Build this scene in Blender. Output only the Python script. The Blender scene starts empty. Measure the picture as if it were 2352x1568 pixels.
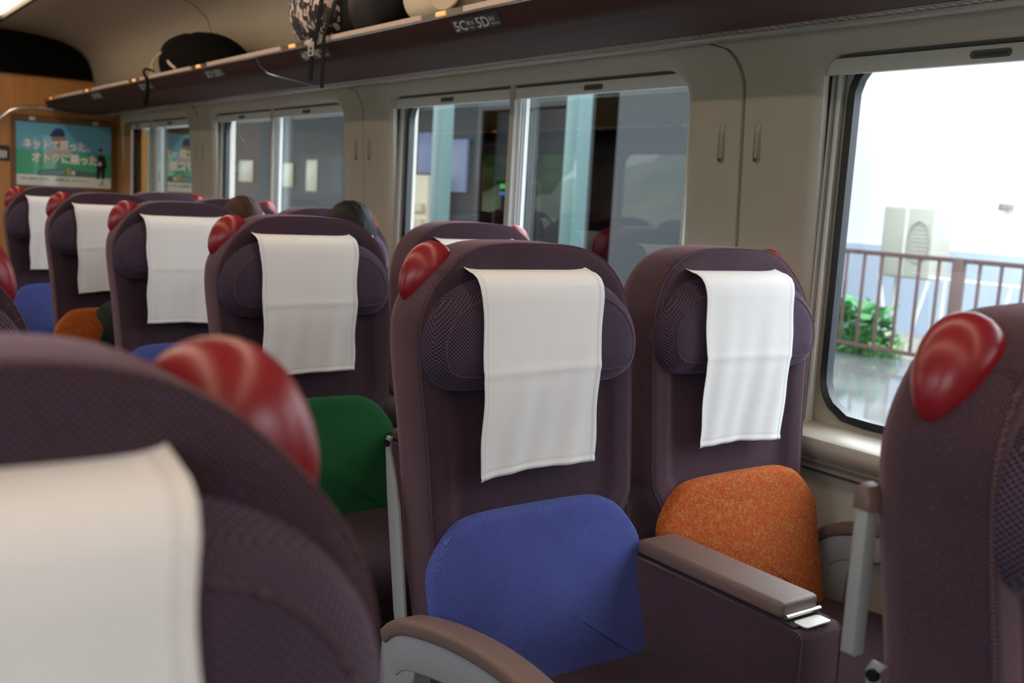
import bpy, bmesh, math, random
from mathutils import Vector, Matrix
random.seed(7)
sc = bpy.context.scene
COL = sc.collection
CZ = 1.22                      # camera height above the carriage floor

# ------------------------------------------------------------------ camera
def cam_rows(yaw, pitch, roll):
    f = Vector((math.sin(yaw)*math.cos(pitch), math.cos(yaw)*math.cos(pitch), -math.sin(pitch)))
    r0 = Vector((math.cos(yaw), -math.sin(yaw), 0)); u0 = r0.cross(f)
    r = r0*math.cos(roll) + u0*math.sin(roll)
    return r, r.cross(f), f
r_, u_, f_ = cam_rows(.6210, .1409, .0566)
cd = bpy.data.cameras.new('camera'); cam = bpy.data.objects.new('camera', cd); COL.objects.link(cam)
cam.matrix_world = Matrix(((r_.x, u_.x, -f_.x, 0), (r_.y, u_.y, -f_.y, 0), (r_.z, u_.z, -f_.z, CZ), (0, 0, 0, 1)))
cd.sensor_width = 36; cd.lens = 2338.9/2352*36
cd.clip_start = .02; cd.clip_end = 500
cd.dof.use_dof = True; cd.dof.focus_distance = 1.72; cd.dof.aperture_fstop = 5.2
sc.camera = cam

# ------------------------------------------------------------------ world, exposure, window light
w = bpy.data.worlds.new('overcast_sky'); sc.world = w; w.use_nodes = True
wn = w.node_tree.nodes; wl = w.node_tree.links
bg = wn['Background']; bg.inputs[1].default_value = 6.5
tcw = wn.new('ShaderNodeTexCoord'); sxyz = wn.new('ShaderNodeSeparateXYZ'); cr = wn.new('ShaderNodeValToRGB')
wl.new(tcw.outputs['Generated'], sxyz.inputs[0]); wl.new(sxyz.outputs['Z'], cr.inputs[0]); wl.new(cr.outputs[0], bg.inputs[0])
cr.color_ramp.elements[0].position = 0.0; cr.color_ramp.elements[0].color = (.82, .90, .98, 1)
cr.color_ramp.elements[1].position = .8; cr.color_ramp.elements[1].color = (.92, .96, 1.0, 1)
sc.view_settings.view_transform = 'Standard'; sc.view_settings.look = 'None'
sc.view_settings.gamma = 1; sc.view_settings.use_curve_mapping = False
sc.view_settings.exposure = 0.2

def portal(name, loc, sx, sz, xdir):
    l = bpy.data.lights.new(name, 'AREA'); l.shape = 'RECTANGLE'; l.size = sz; l.size_y = sx
    l.cycles.is_portal = True
    o = bpy.data.objects.new(name, l); COL.objects.link(o); o.location = loc
    o.rotation_euler = (0, math.radians(90) if xdir < 0 else math.radians(-90), 0)
    return o

# ------------------------------------------------------------------ materials
MATS = {}
def nt(m): return m.node_tree.nodes, m.node_tree.links
def mat(name, col, rough=.5, metal=0., sheen=0., spec=.5, emit=None, es=0., coat=0., bump=0., bscale=60., sheen_tint=None):
    if name in MATS: return MATS[name]
    m = bpy.data.materials.new(name); m.use_nodes = True; n, l = nt(m)
    b = n['Principled BSDF']
    b.inputs['Base Color'].default_value = (*col, 1); b.inputs['Roughness'].default_value = rough
    b.inputs['Metallic'].default_value = metal; b.inputs['Specular IOR Level'].default_value = spec
    b.inputs['Sheen Weight'].default_value = sheen; b.inputs['Coat Weight'].default_value = coat
    if sheen_tint: b.inputs['Sheen Tint'].default_value = (*sheen_tint, 1)
    if emit: b.inputs['Emission Color'].default_value = (*emit, 1); b.inputs['Emission Strength'].default_value = es
    if bump:
        tc = n.new('ShaderNodeTexCoord'); nz = n.new('ShaderNodeTexNoise'); nz.inputs['Scale'].default_value = bscale
        nz.inputs['Detail'].default_value = 4
        bp = n.new('ShaderNodeBump'); bp.inputs['Strength'].default_value = bump; bp.inputs['Distance'].default_value = .002
        l.new(tc.outputs['Object'], nz.inputs['Vector']); l.new(nz.outputs[0], bp.inputs['Height']); l.new(bp.outputs[0], b.inputs['Normal'])
    MATS[name] = m; return m

def mth(n, l, op, a, b=None, clamp=False):
    x = n.new('ShaderNodeMath'); x.operation = op; x.use_clamp = clamp
    for i, v in enumerate((a, b)):
        if v is None: continue
        if isinstance(v, (int, float)): x.inputs[i].default_value = v
        else: l.new(v, x.inputs[i])
    return x.outputs[0]

def fabric(name, base, line, period, thr=.55, sheen=.35, speck=None, tint=(.9, .7, .8), rough=.95):
    """woven moquette: a fine diamond lattice of a lighter yarn on a darker ground"""
    if name in MATS: return MATS[name]
    m = bpy.data.materials.new(name); m.use_nodes = True; n, l = nt(m); b = n['Principled BSDF']
    tc = n.new('ShaderNodeTexCoord'); s = n.new('ShaderNodeSeparateXYZ'); l.new(tc.outputs['Object'], s.inputs[0])
    k = 2*math.pi/period
    sn = n.new('ShaderNodeSeparateXYZ'); l.new(tc.outputs['Normal'], sn.inputs[0])
    def pick(nrm, a_, b_):                       # a_ unless the face looks along this axis, then b_
        g = mth(n, l, 'GREATER_THAN', mth(n, l, 'ABSOLUTE', nrm), .72)
        return mth(n, l, 'ADD', mth(n, l, 'MULTIPLY', a_, mth(n, l, 'SUBTRACT', 1.0, g)), mth(n, l, 'MULTIPLY', b_, g))
    h = pick(sn.outputs[0], s.outputs[0], s.outputs[1]); v_ = pick(sn.outputs[2], s.outputs[2], s.outputs[1])
    a = mth(n, l, 'ABSOLUTE', mth(n, l, 'SINE', mth(n, l, 'MULTIPLY', mth(n, l, 'ADD', h, v_), k*.5)))
    c = mth(n, l, 'ABSOLUTE', mth(n, l, 'SINE', mth(n, l, 'MULTIPLY', mth(n, l, 'SUBTRACT', h, v_), k*.5)))
    mn = mth(n, l, 'MINIMUM', a, c)
    f = mth(n, l, 'SUBTRACT', 1.0, mth(n, l, 'MULTIPLY', mn, 1/thr, True), True)
    mix = n.new('ShaderNodeMix'); mix.data_type = 'RGBA'
    mix.inputs[6].default_value = (*base, 1); mix.inputs[7].default_value = (*line, 1); l.new(f, mix.inputs[0])
    out = mix.outputs[2]
    nz = n.new('ShaderNodeTexNoise'); nz.inputs['Scale'].default_value = 9; nz.inputs['Detail'].default_value = 3
    l.new(tc.outputs['Object'], nz.inputs['Vector'])
    hs = n.new('ShaderNodeHueSaturation'); l.new(out, hs.inputs['Color'])
    l.new(mth(n, l, 'ADD', mth(n, l, 'MULTIPLY', nz.outputs[0], .5), .75), hs.inputs['Value']); out = hs.outputs[0]
    if speck:
        v = n.new('ShaderNodeTexVoronoi'); v.inputs['Scale'].default_value = 1/period*.8; l.new(tc.outputs['Object'], v.inputs['Vector'])
        cmp_ = mth(n, l, 'LESS_THAN', v.outputs['Distance'], .22)
        m2 = n.new('ShaderNodeMix'); m2.data_type = 'RGBA'; m2.inputs[7].default_value = (*speck, 1)
        l.new(mth(n, l, 'MULTIPLY', cmp_, .7), m2.inputs[0]); l.new(out, m2.inputs[6]); out = m2.outputs[2]
    l.new(out, b.inputs['Base Color'])
    b.inputs['Roughness'].default_value = rough; b.inputs['Specular IOR Level'].default_value = .15
    b.inputs['Sheen Weight'].default_value = sheen; b.inputs['Sheen Tint'].default_value = (*tint, 1)
    b.inputs['Sheen Roughness'].default_value = .45
    bp = n.new('ShaderNodeBump'); bp.inputs['Strength'].default_value = .5; bp.inputs['Distance'].default_value = .0006
    l.new(f, bp.inputs['Height']); l.new(bp.outputs[0], b.inputs['Normal'])
    MATS[name] = m; return m

def squiggle(name, base, line, scale=150):
    if name in MATS: return MATS[name]
    m = bpy.data.materials.new(name); m.use_nodes = True; n, l = nt(m); b = n['Principled BSDF']
    tc = n.new('ShaderNodeTexCoord'); nz = n.new('ShaderNodeTexNoise'); nz.inputs['Scale'].default_value = scale
    nz.inputs['Detail'].default_value = 0; nz.inputs['Distortion'].default_value = 1.2
    l.new(tc.outputs['Object'], nz.inputs['Vector'])
    d = mth(n, l, 'ABSOLUTE', mth(n, l, 'SUBTRACT', nz.outputs[0], .5))
    f = mth(n, l, 'SUBTRACT', 1.0, mth(n, l, 'MULTIPLY', d, 10, True), True)
    mix = n.new('ShaderNodeMix'); mix.data_type = 'RGBA'; mix.inputs[6].default_value = (*base, 1); mix.inputs[7].default_value = (*line, 1)
    l.new(f, mix.inputs[0]); l.new(mix.outputs[2], b.inputs['Base Color'])
    b.inputs['Roughness'].default_value = .9; b.inputs['Specular IOR Level'].default_value = .15
    b.inputs['Sheen Weight'].default_value = .15; b.inputs['Sheen Tint'].default_value = (1, .7, .4, 1)
    MATS[name] = m; return m

def wood(name, c1, c2, rough=.35, scale=3., axis='Z'):
    if name in MATS: return MATS[name]
    m = bpy.data.materials.new(name); m.use_nodes = True; n, l = nt(m); b = n['Principled BSDF']
    tc = n.new('ShaderNodeTexCoord'); mp = n.new('ShaderNodeMapping')
    mp.inputs['Scale'].default_value = {'Z': (18, 18, 1), 'Y': (18, .6, 18), 'X': (1, 18, 18)}[axis]
    nz = n.new('ShaderNodeTexNoise'); nz.inputs['Scale'].default_value = scale; nz.inputs['Detail'].default_value = 6
    l.new(tc.outputs['Object'], mp.inputs[0]); l.new(mp.outputs[0], nz.inputs['Vector'])
    r = n.new('ShaderNodeValToRGB'); r.color_ramp.elements[0].position = .35; r.color_ramp.elements[1].position = .7
    r.color_ramp.elements[0].color = (*c1, 1); r.color_ramp.elements[1].color = (*c2, 1)
    l.new(nz.outputs[0], r.inputs[0]); l.new(r.outputs[0], b.inputs['Base Color']); b.inputs['Roughness'].default_value = rough
    MATS[name] = m; return m

def noisy(name, c1, c2, scale, rough=.7, detail=5, lo=.4, hi=.6, rlo=None, bump=0):
    if name in MATS: return MATS[name]
    m = bpy.data.materials.new(name); m.use_nodes = True; n, l = nt(m); b = n['Principled BSDF']
    tc = n.new('ShaderNodeTexCoord'); nz = n.new('ShaderNodeTexNoise'); nz.inputs['Scale'].default_value = scale; nz.inputs['Detail'].default_value = detail
    l.new(tc.outputs['Object'], nz.inputs['Vector'])
    r = n.new('ShaderNodeValToRGB'); r.color_ramp.elements[0].position = lo; r.color_ramp.elements[1].position = hi
    r.color_ramp.elements[0].color = (*c1, 1); r.color_ramp.elements[1].color = (*c2, 1)
    l.new(nz.outputs[0], r.inputs[0]); l.new(r.outputs[0], b.inputs['Base Color']); b.inputs['Roughness'].default_value = rough
    if rlo is not None:
        l.new(mth(n, l, 'ADD', mth(n, l, 'MULTIPLY', r.outputs[0], (rough-rlo)), rlo), b.inputs['Roughness'])
    if bump:
        bp = n.new('ShaderNodeBump'); bp.inputs['Strength'].default_value = bump; bp.inputs['Distance'].default_value = .05
        l.new(nz.outputs[0], bp.inputs['Height']); l.new(bp.outputs[0], b.inputs['Normal'])
    MATS[name] = m; return m

def glass_mat(name, tint, ior=1.6):
    m = bpy.data.materials.new(name); m.use_nodes = True; n, l = nt(m); n.remove(n['Principled BSDF'])
    o = n['Material Output']; t = n.new('ShaderNodeBsdfTransparent'); t.inputs[0].default_value = (*tint, 1)
    g = n.new('ShaderNodeBsdfGlossy'); g.inputs['Roughness'].default_value = .0; g.inputs[0].default_value = (.95, 1, .98, 1)
    fr = n.new('ShaderNodeFresnel'); fr.inputs[0].default_value = ior; mx = n.new('ShaderNodeMixShader')
    l.new(fr.outputs[0], mx.inputs[0]); l.new(t.outputs[0], mx.inputs[1]); l.new(g.outputs[0], mx.inputs[2]); l.new(mx.outputs[0], o.inputs[0])
    MATS[name] = m; return m

PURP = fabric('aubergine_moquette', (.020, .011, .017), (.125, .072, .095), .0042, .45, .46, speck=(.05, .05, .16), tint=(.85, .55, .65))
PILM = fabric('pillow_moquette', (.022, .014, .026), (.15, .10, .155), .0062, .42, .25, tint=(.7, .6, .85))
BLUE = fabric('blue_moquette', (.040, .050, .20), (.10, .14, .42), .0050, .6, .22, speck=(.07, .03, .22), tint=(.5, .6, 1))
GREEN = fabric('green_moquette', (.010, .075, .028), (.018, .13, .045), .0050, .5, .12, speck=(.03, .07, .01), tint=(.4, .9, .5))
ORNG = squiggle('orange_squiggle_fabric', (.36, .050, .014), (.37, .18, .038), 130)
CUSH = fabric('cushion_moquette', (.014, .008, .012), (.075, .042, .055), .0062, .4, .2, tint=(.8, .6, .7))
PIPE = fabric('piping_yarn', (.035, .018, .028), (.22, .12, .14), .0045, .4, .3)
CLOTH = mat('white_cotton', (.79, .785, .80), .9, sheen=.2, spec=.2, bump=.25, bscale=900)
HEM = mat('white_hem', (.70, .69, .69), .9, sheen=.2, spec=.2)
REDP = mat('red_gloss_plastic', (.235, .008, .016), .30, spec=.5)
GREYP = mat('grey_plastic', (.27, .275, .29), .42)
GREYD = mat('mid_grey_plastic', (.19, .175, .185), .45)
LEATH = mat('brown_leatherette', (.155, .098, .085), .42, bump=.35, bscale=500)
BLACKP = mat('black_plastic', (.006, .006, .007), .45)
RUB = mat('black_rubber', (.006, .008, .012), .32)
CREAM = mat('cream_panel', (.47, .44, .385), .36, bump=.08, bscale=300)
CREAML = mat('cream_sill', (.50, .48, .42), .32)
CREAMC = mat('cream_ceiling', (.42, .36, .275), .5)
ALU = mat('aluminium', (.62, .63, .64), .28, 1.)
STEEL = mat('polished_steel', (.65, .62, .60), .22, 1.)
WHITEP = mat('off_white_rail', (.52, .52, .50), .4)
DARKS = mat('dark_slot', (.045, .042, .038), .5)
RACK = wood('brown_rack_laminate', (.056, .026, .023), (.072, .035, .031), .75, 2., 'Y')
RACK.node_tree.nodes['Principled BSDF'].inputs['Specular IOR Level'].default_value = .2
OAK = wood('orange_wood_panel', (.46, .20, .055), (.54, .255, .075), .38, 2.5, 'Z')
OAKD = wood('brown_wood_frame', (.16, .075, .03), (.20, .10, .04), .45, 2.5, 'X')
FLOORM = noisy('speckled_floor', (.10, .09, .085), (.15, .135, .125), 120, .45)
GLASS = glass_mat('window_glass', (.80, .84, .84), 1.65)
BLACKPANEL = mat('black_matt_panel', (.003, .003, .003), .9, spec=.08)

# ------------------------------------------------------------------ helpers
def new_obj(name, verts, faces, m=None, parent=None, smooth=True, loc=None):
    me = bpy.data.meshes.new(name); me.from_pydata([tuple(v) for v in verts], [], faces); me.update()
    bm = bmesh.new(); bm.from_mesh(me); bmesh.ops.recalc_face_normals(bm, faces=bm.faces); bm.to_mesh(me); bm.free()
    return link(name, me, m, parent, smooth, loc)

def link(name, me, m=None, parent=None, smooth=True, loc=None):
    if smooth:
        me.shade_smooth(); me.set_sharp_from_angle(angle=math.radians(42))
    o = bpy.data.objects.new(name, me); COL.objects.link(o)
    if m:
        for x in (m if isinstance(m, (list, tuple)) else [m]): me.materials.append(x)
    if parent: o.parent = parent
    if loc: o.location = loc
    return o

def tag(o, label=None, cat=None, group=None, kind=None):
    if label: o['label'] = label
    if cat: o['category'] = cat
    if group: o['group'] = group
    if kind: o['kind'] = kind
    return o

def empty(name, loc, label=None, cat=None, group=None, rz=0., kind=None):
    o = bpy.data.objects.new(name, None); COL.objects.link(o); o.location = loc; o.rotation_euler.z = rz
    o.empty_display_size = .1
    return tag(o, label, cat, group, kind)

class MB:
    def __init__(s): s.v = []; s.f = []
    def add(s, v, f):
        n = len(s.v); s.v += [tuple(x) for x in v]; s.f += [[i+n for i in q] for q in f]; return s
    def box(s, x0, x1, y0, y1, z0, z1, bevel=.0, seg=2):
        bm = bmesh.new(); bmesh.ops.create_cube(bm, size=1)
        for v in bm.verts: v.co = Vector(((x0+x1)/2+v.co.x*(x1-x0), (y0+y1)/2+v.co.y*(y1-y0), (z0+z1)/2+v.co.z*(z1-z0)))
        if bevel: bmesh.ops.bevel(bm, geom=list(bm.edges), offset=bevel, segments=seg, profile=.5, affect='EDGES', clamp_overlap=True)
        s.frombm(bm); return s
    def frombm(s, bm, M=None):
        bm.verts.ensure_lookup_table()
        if M is not None: bm.transform(M)
        for i, v in enumerate(bm.verts): v.index = i
        s.add([v.co[:] for v in bm.verts], [[v.index for v in f.verts] for f in bm.faces]); bm.free()
    def tube(s, pts, r, n=10, caps=True, flat=None):
        pts = [Vector(p) for p in pts]; rings = []
        prev = None
        for i, p in enumerate(pts):
            t = (pts[min(i+1, len(pts)-1)]-pts[max(i-1, 0)]).normalized()
            if prev is None: a = t.orthogonal().normalized() if flat is None else (Vector(flat)-t*t.dot(Vector(flat))).normalized()
            else: a = (prev-t*t.dot(prev)).normalized()
            prev = a; b = t.cross(a); rr = r[i] if isinstance(r, (list, tuple)) else r
            rings.append([p+(a*math.cos(2*math.pi*k/n)+b*math.sin(2*math.pi*k/n))*rr for k in range(n)])
        return s.loft(rings, True, caps)
    def loft(s, rings, closed=True, caps=True):
        n = len(rings[0]); v = [p for r in rings for p in r]; f = []
        for i in range(len(rings)-1):
            for k in range(n if closed else n-1):
                k2 = (k+1) % n; f.append([i*n+k, i*n+k2, (i+1)*n+k2, (i+1)*n+k])
        if caps: f.append(list(range(n))[::-1]); f.append([(len(rings)-1)*n+k for k in range(n)])
        return s.add(v, f)
    def prism(s, poly, lo, hi, axis='y', bevel=0):
        """extrude a 2-D outline; axis y: poly is (x,z); axis x: poly is (y,z); axis z: poly is (x,y)"""
        def P(a, b, d): return {'y': (a, d, b), 'x': (d, a, b), 'z': (a, b, d)}[axis]
        if not bevel: return s.loft([[P(a, b, lo) for a, b in poly], [P(a, b, hi) for a, b in poly]])
        q = inset(poly, bevel); q2 = inset(poly, bevel*.3); sg = 1 if hi > lo else -1
        return s.loft([[P(a, b, lo) for a, b in q], [P(a, b, lo+sg*bevel*.3) for a, b in q2], [P(a, b, lo+sg*bevel) for a, b in poly],
                       [P(a, b, hi-sg*bevel) for a, b in poly], [P(a, b, hi-sg*bevel*.3) for a, b in q2], [P(a, b, hi) for a, b in q]])
    def ell(s, c, r, M=None, u=20, v=12):
        bm = bmesh.new(); bmesh.ops.create_uvsphere(bm, u_segments=u, v_segments=v, radius=1)
        T = Matrix.Translation(c) @ (M if M is not None else Matrix.Identity(4)) @ Matrix.Diagonal((*r, 1))
        s.frombm(bm, T); return s
    def build(s, name, m=None, parent=None, smooth=True, loc=None): return new_obj(name, s.v, s.f, m, parent, smooth, loc)

def area(p): return .5*sum(p[i][0]*p[(i+1) % len(p)][1]-p[(i+1) % len(p)][0]*p[i][1] for i in range(len(p)))
def inset(poly, d):
    n = len(poly); sg = 1 if area(poly) > 0 else -1; out = []
    for i in range(n):
        a = Vector(poly[i-1]); b = Vector(poly[i]); c = Vector(poly[(i+1) % n])
        e1 = (b-a).normalized() if (b-a).length > 1e-9 else Vector((1, 0)); e2 = (c-b).normalized() if (c-b).length > 1e-9 else e1
        nn = Vector((-e1.y-e2.y, e1.x+e2.x))*sg
        if nn.length < 1e-6: nn = Vector((-e1.y, e1.x))*sg
        nn.normalize(); k = max(.5, nn.dot(Vector((-e1.y, e1.x))*sg)); out.append(tuple(b+nn*d/k))
    return out
def chaikin(p, it=3, closed=True):
    for _ in range(it):
        q = []
        n = len(p)
        for i in range(n if closed else n-1):
            a, b = Vector(p[i]), Vector(p[(i+1) % n]); q += [tuple(a*.75+b*.25), tuple(a*.25+b*.75)]
        if not closed: q = [p[0]]+q+[p[-1]]
        p = q
    return p
def resample(p, n):
    P = [Vector(x) for x in p]+[Vector(p[0])]; L = [0]
    for a, b in zip(P, P[1:]): L.append(L[-1]+(b-a).length)
    out = []; j = 0
    for i in range(n):
        t = L[-1]*i/n
        while L[j+1] < t: j += 1
        k = (t-L[j])/(L[j+1]-L[j]+1e-12); out.append(tuple(P[j].lerp(P[j+1], k)))
    return out
def rrect(x0, x1, z0, z1, r, n=6):
    rs = r if isinstance(r, (list, tuple)) else [r]*4; p = []      # radii: bl, br, tr, tl
    for (cx, cz, a0, rr) in ((x0+rs[0], z0+rs[0], 180, rs[0]), (x1-rs[1], z0+rs[1], 270, rs[1]), (x1-rs[2], z1-rs[2], 0, rs[2]), (x0+rs[3], z1-rs[3], 90, rs[3])):
        for k in range(n+1):
            a = math.radians(a0+90*k/n); p.append((cx+rr*math.cos(a), cz+rr*math.sin(a)))
    return p

def copy_tree(o, parent=None, loc=None):
    c = o.copy(); COL.objects.link(c); c.parent = parent
    if loc is not None: c.location = loc
    for ch in [x for x in bpy.data.objects if x.parent == o and x is not c]: copy_tree(ch, c)
    return c

def text_mesh(s, size, font_ext=1., bold=0.):
    cu = bpy.data.curves.new('text', 'FONT'); cu.body = s; cu.size = size; cu.align_x = 'LEFT'; cu.offset = bold
    cu.resolution_u = 2
    o = bpy.data.objects.new('t', cu); COL.objects.link(o)
    dg = bpy.context.evaluated_depsgraph_get(); me = bpy.data.meshes.new_from_object(o.evaluated_get(dg))
    bpy.data.objects.remove(o)
    v = [x.co.copy() for x in me.vertices]; f = [list(p.vertices) for p in me.polygons]; bpy.data.meshes.remove(me)
    return v, f
def text_obj(name, s, size, origin, ax, ay, m, parent, bold=0., width=None):
    """flat lettering laid on a surface: ax, ay are the unit directions of reading and of up"""
    v, f = text_mesh(s, size, bold=bold); ax, ay, origin = Vector(ax), Vector(ay), Vector(origin)
    k = 1.
    if width:
        w_ = max(p.x for p in v)-min(p.x for p in v); k = width/w_ if w_ else 1
    mb = MB(); mb.add([origin+ax*(p.x*k)+ay*p.y for p in v], f)
    me = bpy.data.meshes.new(name); me.from_pydata([tuple(p) for p in mb.v], [], mb.f); me.update()
    return link(name, me, m, parent, False)

# ================================================================== CARRIAGE SHELL
CX = .53; XW = 1.88; YE = 7.42; Y0 = -3.3
def Z(z): return z+CZ
def mir(x): return 2*CX-x
SEAMS = [-2.232, -.262, 1.708, 3.678, 5.648, 7.618]
def wx(z): return 1.868-.05*z          # z relative to the camera

# floor
tag(MB().box(-.9, 1.96, Y0, YE, -.06, 0).build('floor', FLOORM, smooth=False), kind='structure')
# ceiling: extruded profile, right half then mirrored left half
prof = [(1.800, .43), (1.775, .50), (1.745, .56), (1.716, .61), (1.702, .69), (1.675, .765), (1.62, .812), (1.53, .848), (1.41, .873), (1.265, .888), (1.120, .893),
        (1.118, .952), (.930, .952), (.928, .893), (.80, .902), (.53, .91)]
full = prof + [(mir(x), z) for x, z in prof[::-1][1:]]
outer = [(x+(.03 if x > CX else -.03), z+.04) for x, z in full]
mb = MB(); mb.loft([[(x, y, Z(z)) for x, z in full+outer[::-1]] for y in (Y0, YE+.05)])
tag(mb.build('ceiling', CREAMC), kind='structure')
# seams of the ceiling panels: thin dark joint lines following the curve
for k, y in enumerate((3.05, 5.00)):
    pts = [(x-.001, y, Z(z)-.001) for x, z in prof[:11]]
    tag(MB().tube(pts, .0022, 6).build('trim_%d' % (20+k), mat('joint_line', (.10, .085, .06), .6)), kind='structure')

# side walls
def ring_rect(y0, y1, z0, z1, n):       # n points per side, CCW starting bottom-left
    p = []
    for k in range(n): p.append((y0+(y1-y0)*k/n, z0))
    for k in range(n): p.append((y1, z0+(z1-z0)*k/n))
    for k in range(n): p.append((y1-(y1-y0)*k/n, z1))
    for k in range(n): p.append((y0, z1-(z1-z0)*k/n))
    return p
def ring_rr(y0, y1, z0, z1, r, n):      # r: bl, br, tr, tl
    base = ring_rect(y0, y1, z0, z1, n); out = []
    cs = [(y0+r[0], z0+r[0], r[0]), (y1-r[1], z0+r[1], r[1]), (y1-r[2], z1-r[2], r[2]), (y0+r[3], z1-r[3], r[3])]
    for (y, z) in base:
        for (cy, cz, rr), sy, sz in zip(cs, (-1, 1, 1, -1), (-1, -1, 1, 1)):
            if rr and (y-cy)*sy > 0 and (z-cz)*sz > 0:
                dy, dz = (y-cy)/rr, (z-cz)/rr; m_ = max(abs(dy), abs(dz)); L = math.hypot(dy, dz); y, z = cy+dy/L*rr*m_, cz+dz/L*rr*m_
        out.append((y, z))
    return out
ZP0, ZP1 = -.505, .398
def seam_shift(z):
    if z < .27: return 0.
    t = min(1, (z-.27)/(ZP1-.27)); return .13*(1-math.sqrt(max(0, 1-t*t)))
def wall_panel(name, s0, s1, side, close1=None):
    h0, h1 = s0+.195, s1-.215
    if close1: s1 = close1; h1 = close1-.02
    hz0, hz1 = -.482, .345; N = 44
    sgn = 1 if side > 0 else -1
    def X(x): return x if side > 0 else mir(x)
    outer = ring_rect(s0+.003, s1-.003, ZP0, ZP1, N)
    def sh(p, w): return (p[0]+seam_shift(p[1])*w*(1 if (close1 is None or p[0] < s0+.5) else 0), p[1])
    hole = ring_rr(h0, h1, hz0, hz1, (.02, .02, .05, .09), N)
    a = ring_rr(h0-.035, h1+(.035 if not close1 else .01), hz0-.01, hz1+.028, (.03, .03, .07, .11), N)
    L = []
    L.append([(X(wx(z)+.02), y, Z(z)) for y, z in [sh(p, 1) for p in outer]])
    L.append([(X(wx(z)+.004), y, Z(z)) for y, z in [sh(p, 1) for p in outer]])
    L.append([(X(wx(z)), y, Z(z)) for y, z in [(lambda q: (q[0]+(.003 if q[0] < (s0+s1)/2 else -.003), q[1]))(sh(p, 1)) for p in outer]])
    md = [((p[0]*.5+q[0]*.5), (p[1]*.5+q[1]*.5)) for p, q in zip([sh(p, 1) for p in outer], a)]
    L.append([(X(wx(z)), y, Z(z)) for y, z in md])
    L.append([(X(wx(z)), y, Z(z)) for y, z in a])
    h15 = ring_rr(h0-.014, h1+(.014 if not close1 else .004), hz0-.004, hz1+.012, (.02, .02, .06, .1), N)
    L.append([(X(wx(z)+.006), y, Z(z)) for y, z in h15])
    L.append([(X(wx(z)+.018), y, Z(z)) for y, z in hole])
    L.append([(X(wx(z)+.034), y, Z(z)) for y, z in hole])
    mb = MB().loft(L, True, False)
    return tag(mb.build(name, CREAM), kind='structure'), h0, h1
SPANS = {}
def wall_side(side):
    nm = 'right' if side > 0 else 'left'
    def X(x): return x if side > 0 else mir(x)
    def bx(mb, x0, x1, *a, **k):
        p, q = sorted((X(x0), X(x1))); mb.box(p, q, *a, **k)
    k = 0
    for i in range(len(SEAMS)-1):
        cl = 7.25 if SEAMS[i+1] > 7.3 else None
        o, h0, h1 = wall_panel('wall_%s' % nm, SEAMS[i], SEAMS[i+1], side, cl)
        SPANS[i] = (h0, h1)
    # lower wall panel below the sill, sill and header cavity
    mb = MB(); pr = [(1.850, -.545), (1.872, -.56), (1.885, -.60), (1.895, -1.22), (1.93, -1.22), (1.93, -.54)]
    mb.loft([[(X(x), y, Z(z)) for x, z in pr] for y in (Y0, YE)]); tag(mb.build('wall_%s' % nm, CREAM, smooth=False), kind='structure')
    mb = MB(); pr = [(1.99, -.468), (1.905, -.470), (1.885, -.478), (1.842, -.484), (1.832, -.490), (1.829, -.500), (1.834, -.520), (1.850, -.532), (1.870, -.548), (1.99, -.548)]
    mb.loft([[(X(x), y, Z(z)) for x, z in pr] for y in (Y0, YE)]); tag(mb.build('trim_%d' % (1 if side > 0 else 2), CREAML), kind='structure')
    mb = MB(); bx(mb, 1.866, 1.8745, Y0, YE, Z(-.572), Z(-.569)); tag(mb.build('trim_%d' % (3 if side > 0 else 4), DARKS, smooth=False), kind='structure')
    # outer body side behind the panels (holes are left open at each pane by building it in strips)
    for (z0, z1) in ((-1.28, -.47), (.36, 1.05)):
        mb = MB(); bx(mb, 1.935, 1.99, Y0, YE+.05, Z(z0), Z(z1)); tag(mb.build('wall_%s' % nm, CREAM, smooth=False), kind='structure')
    ys = [Y0-.02]
    for i in sorted(SPANS): ys += [SPANS[i][0]-.02, SPANS[i][1]+.02]
    ys += [YE+.05]
    for a, b in zip(ys[::2], ys[1::2]):
        if b > a+.01:
            mb = MB(); bx(mb, 1.93, 1.99, a, b, Z(-.47), Z(.36)); tag(mb.build('wall_%s' % nm, CREAM, smooth=False), kind='structure')
    # valance above the windows
    mb = MB(); pr = [(wx(.398)+.012, .398), (1.835, .398), (1.822, .392), (1.800, .385), (1.770, .3845), (1.764, .390), (1.764, .43), (1.99, .43), (1.99, .40)]
    mb.loft([[(X(x), y, Z(z)) for x, z in pr] for y in (Y0, YE)]); tag(mb.build('trim_%d' % (5 if side > 0 else 6), mat('ledge_grey', (.33, .32, .29), .25)), kind='structure')
wall_side(1); wall_side(-1)

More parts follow.
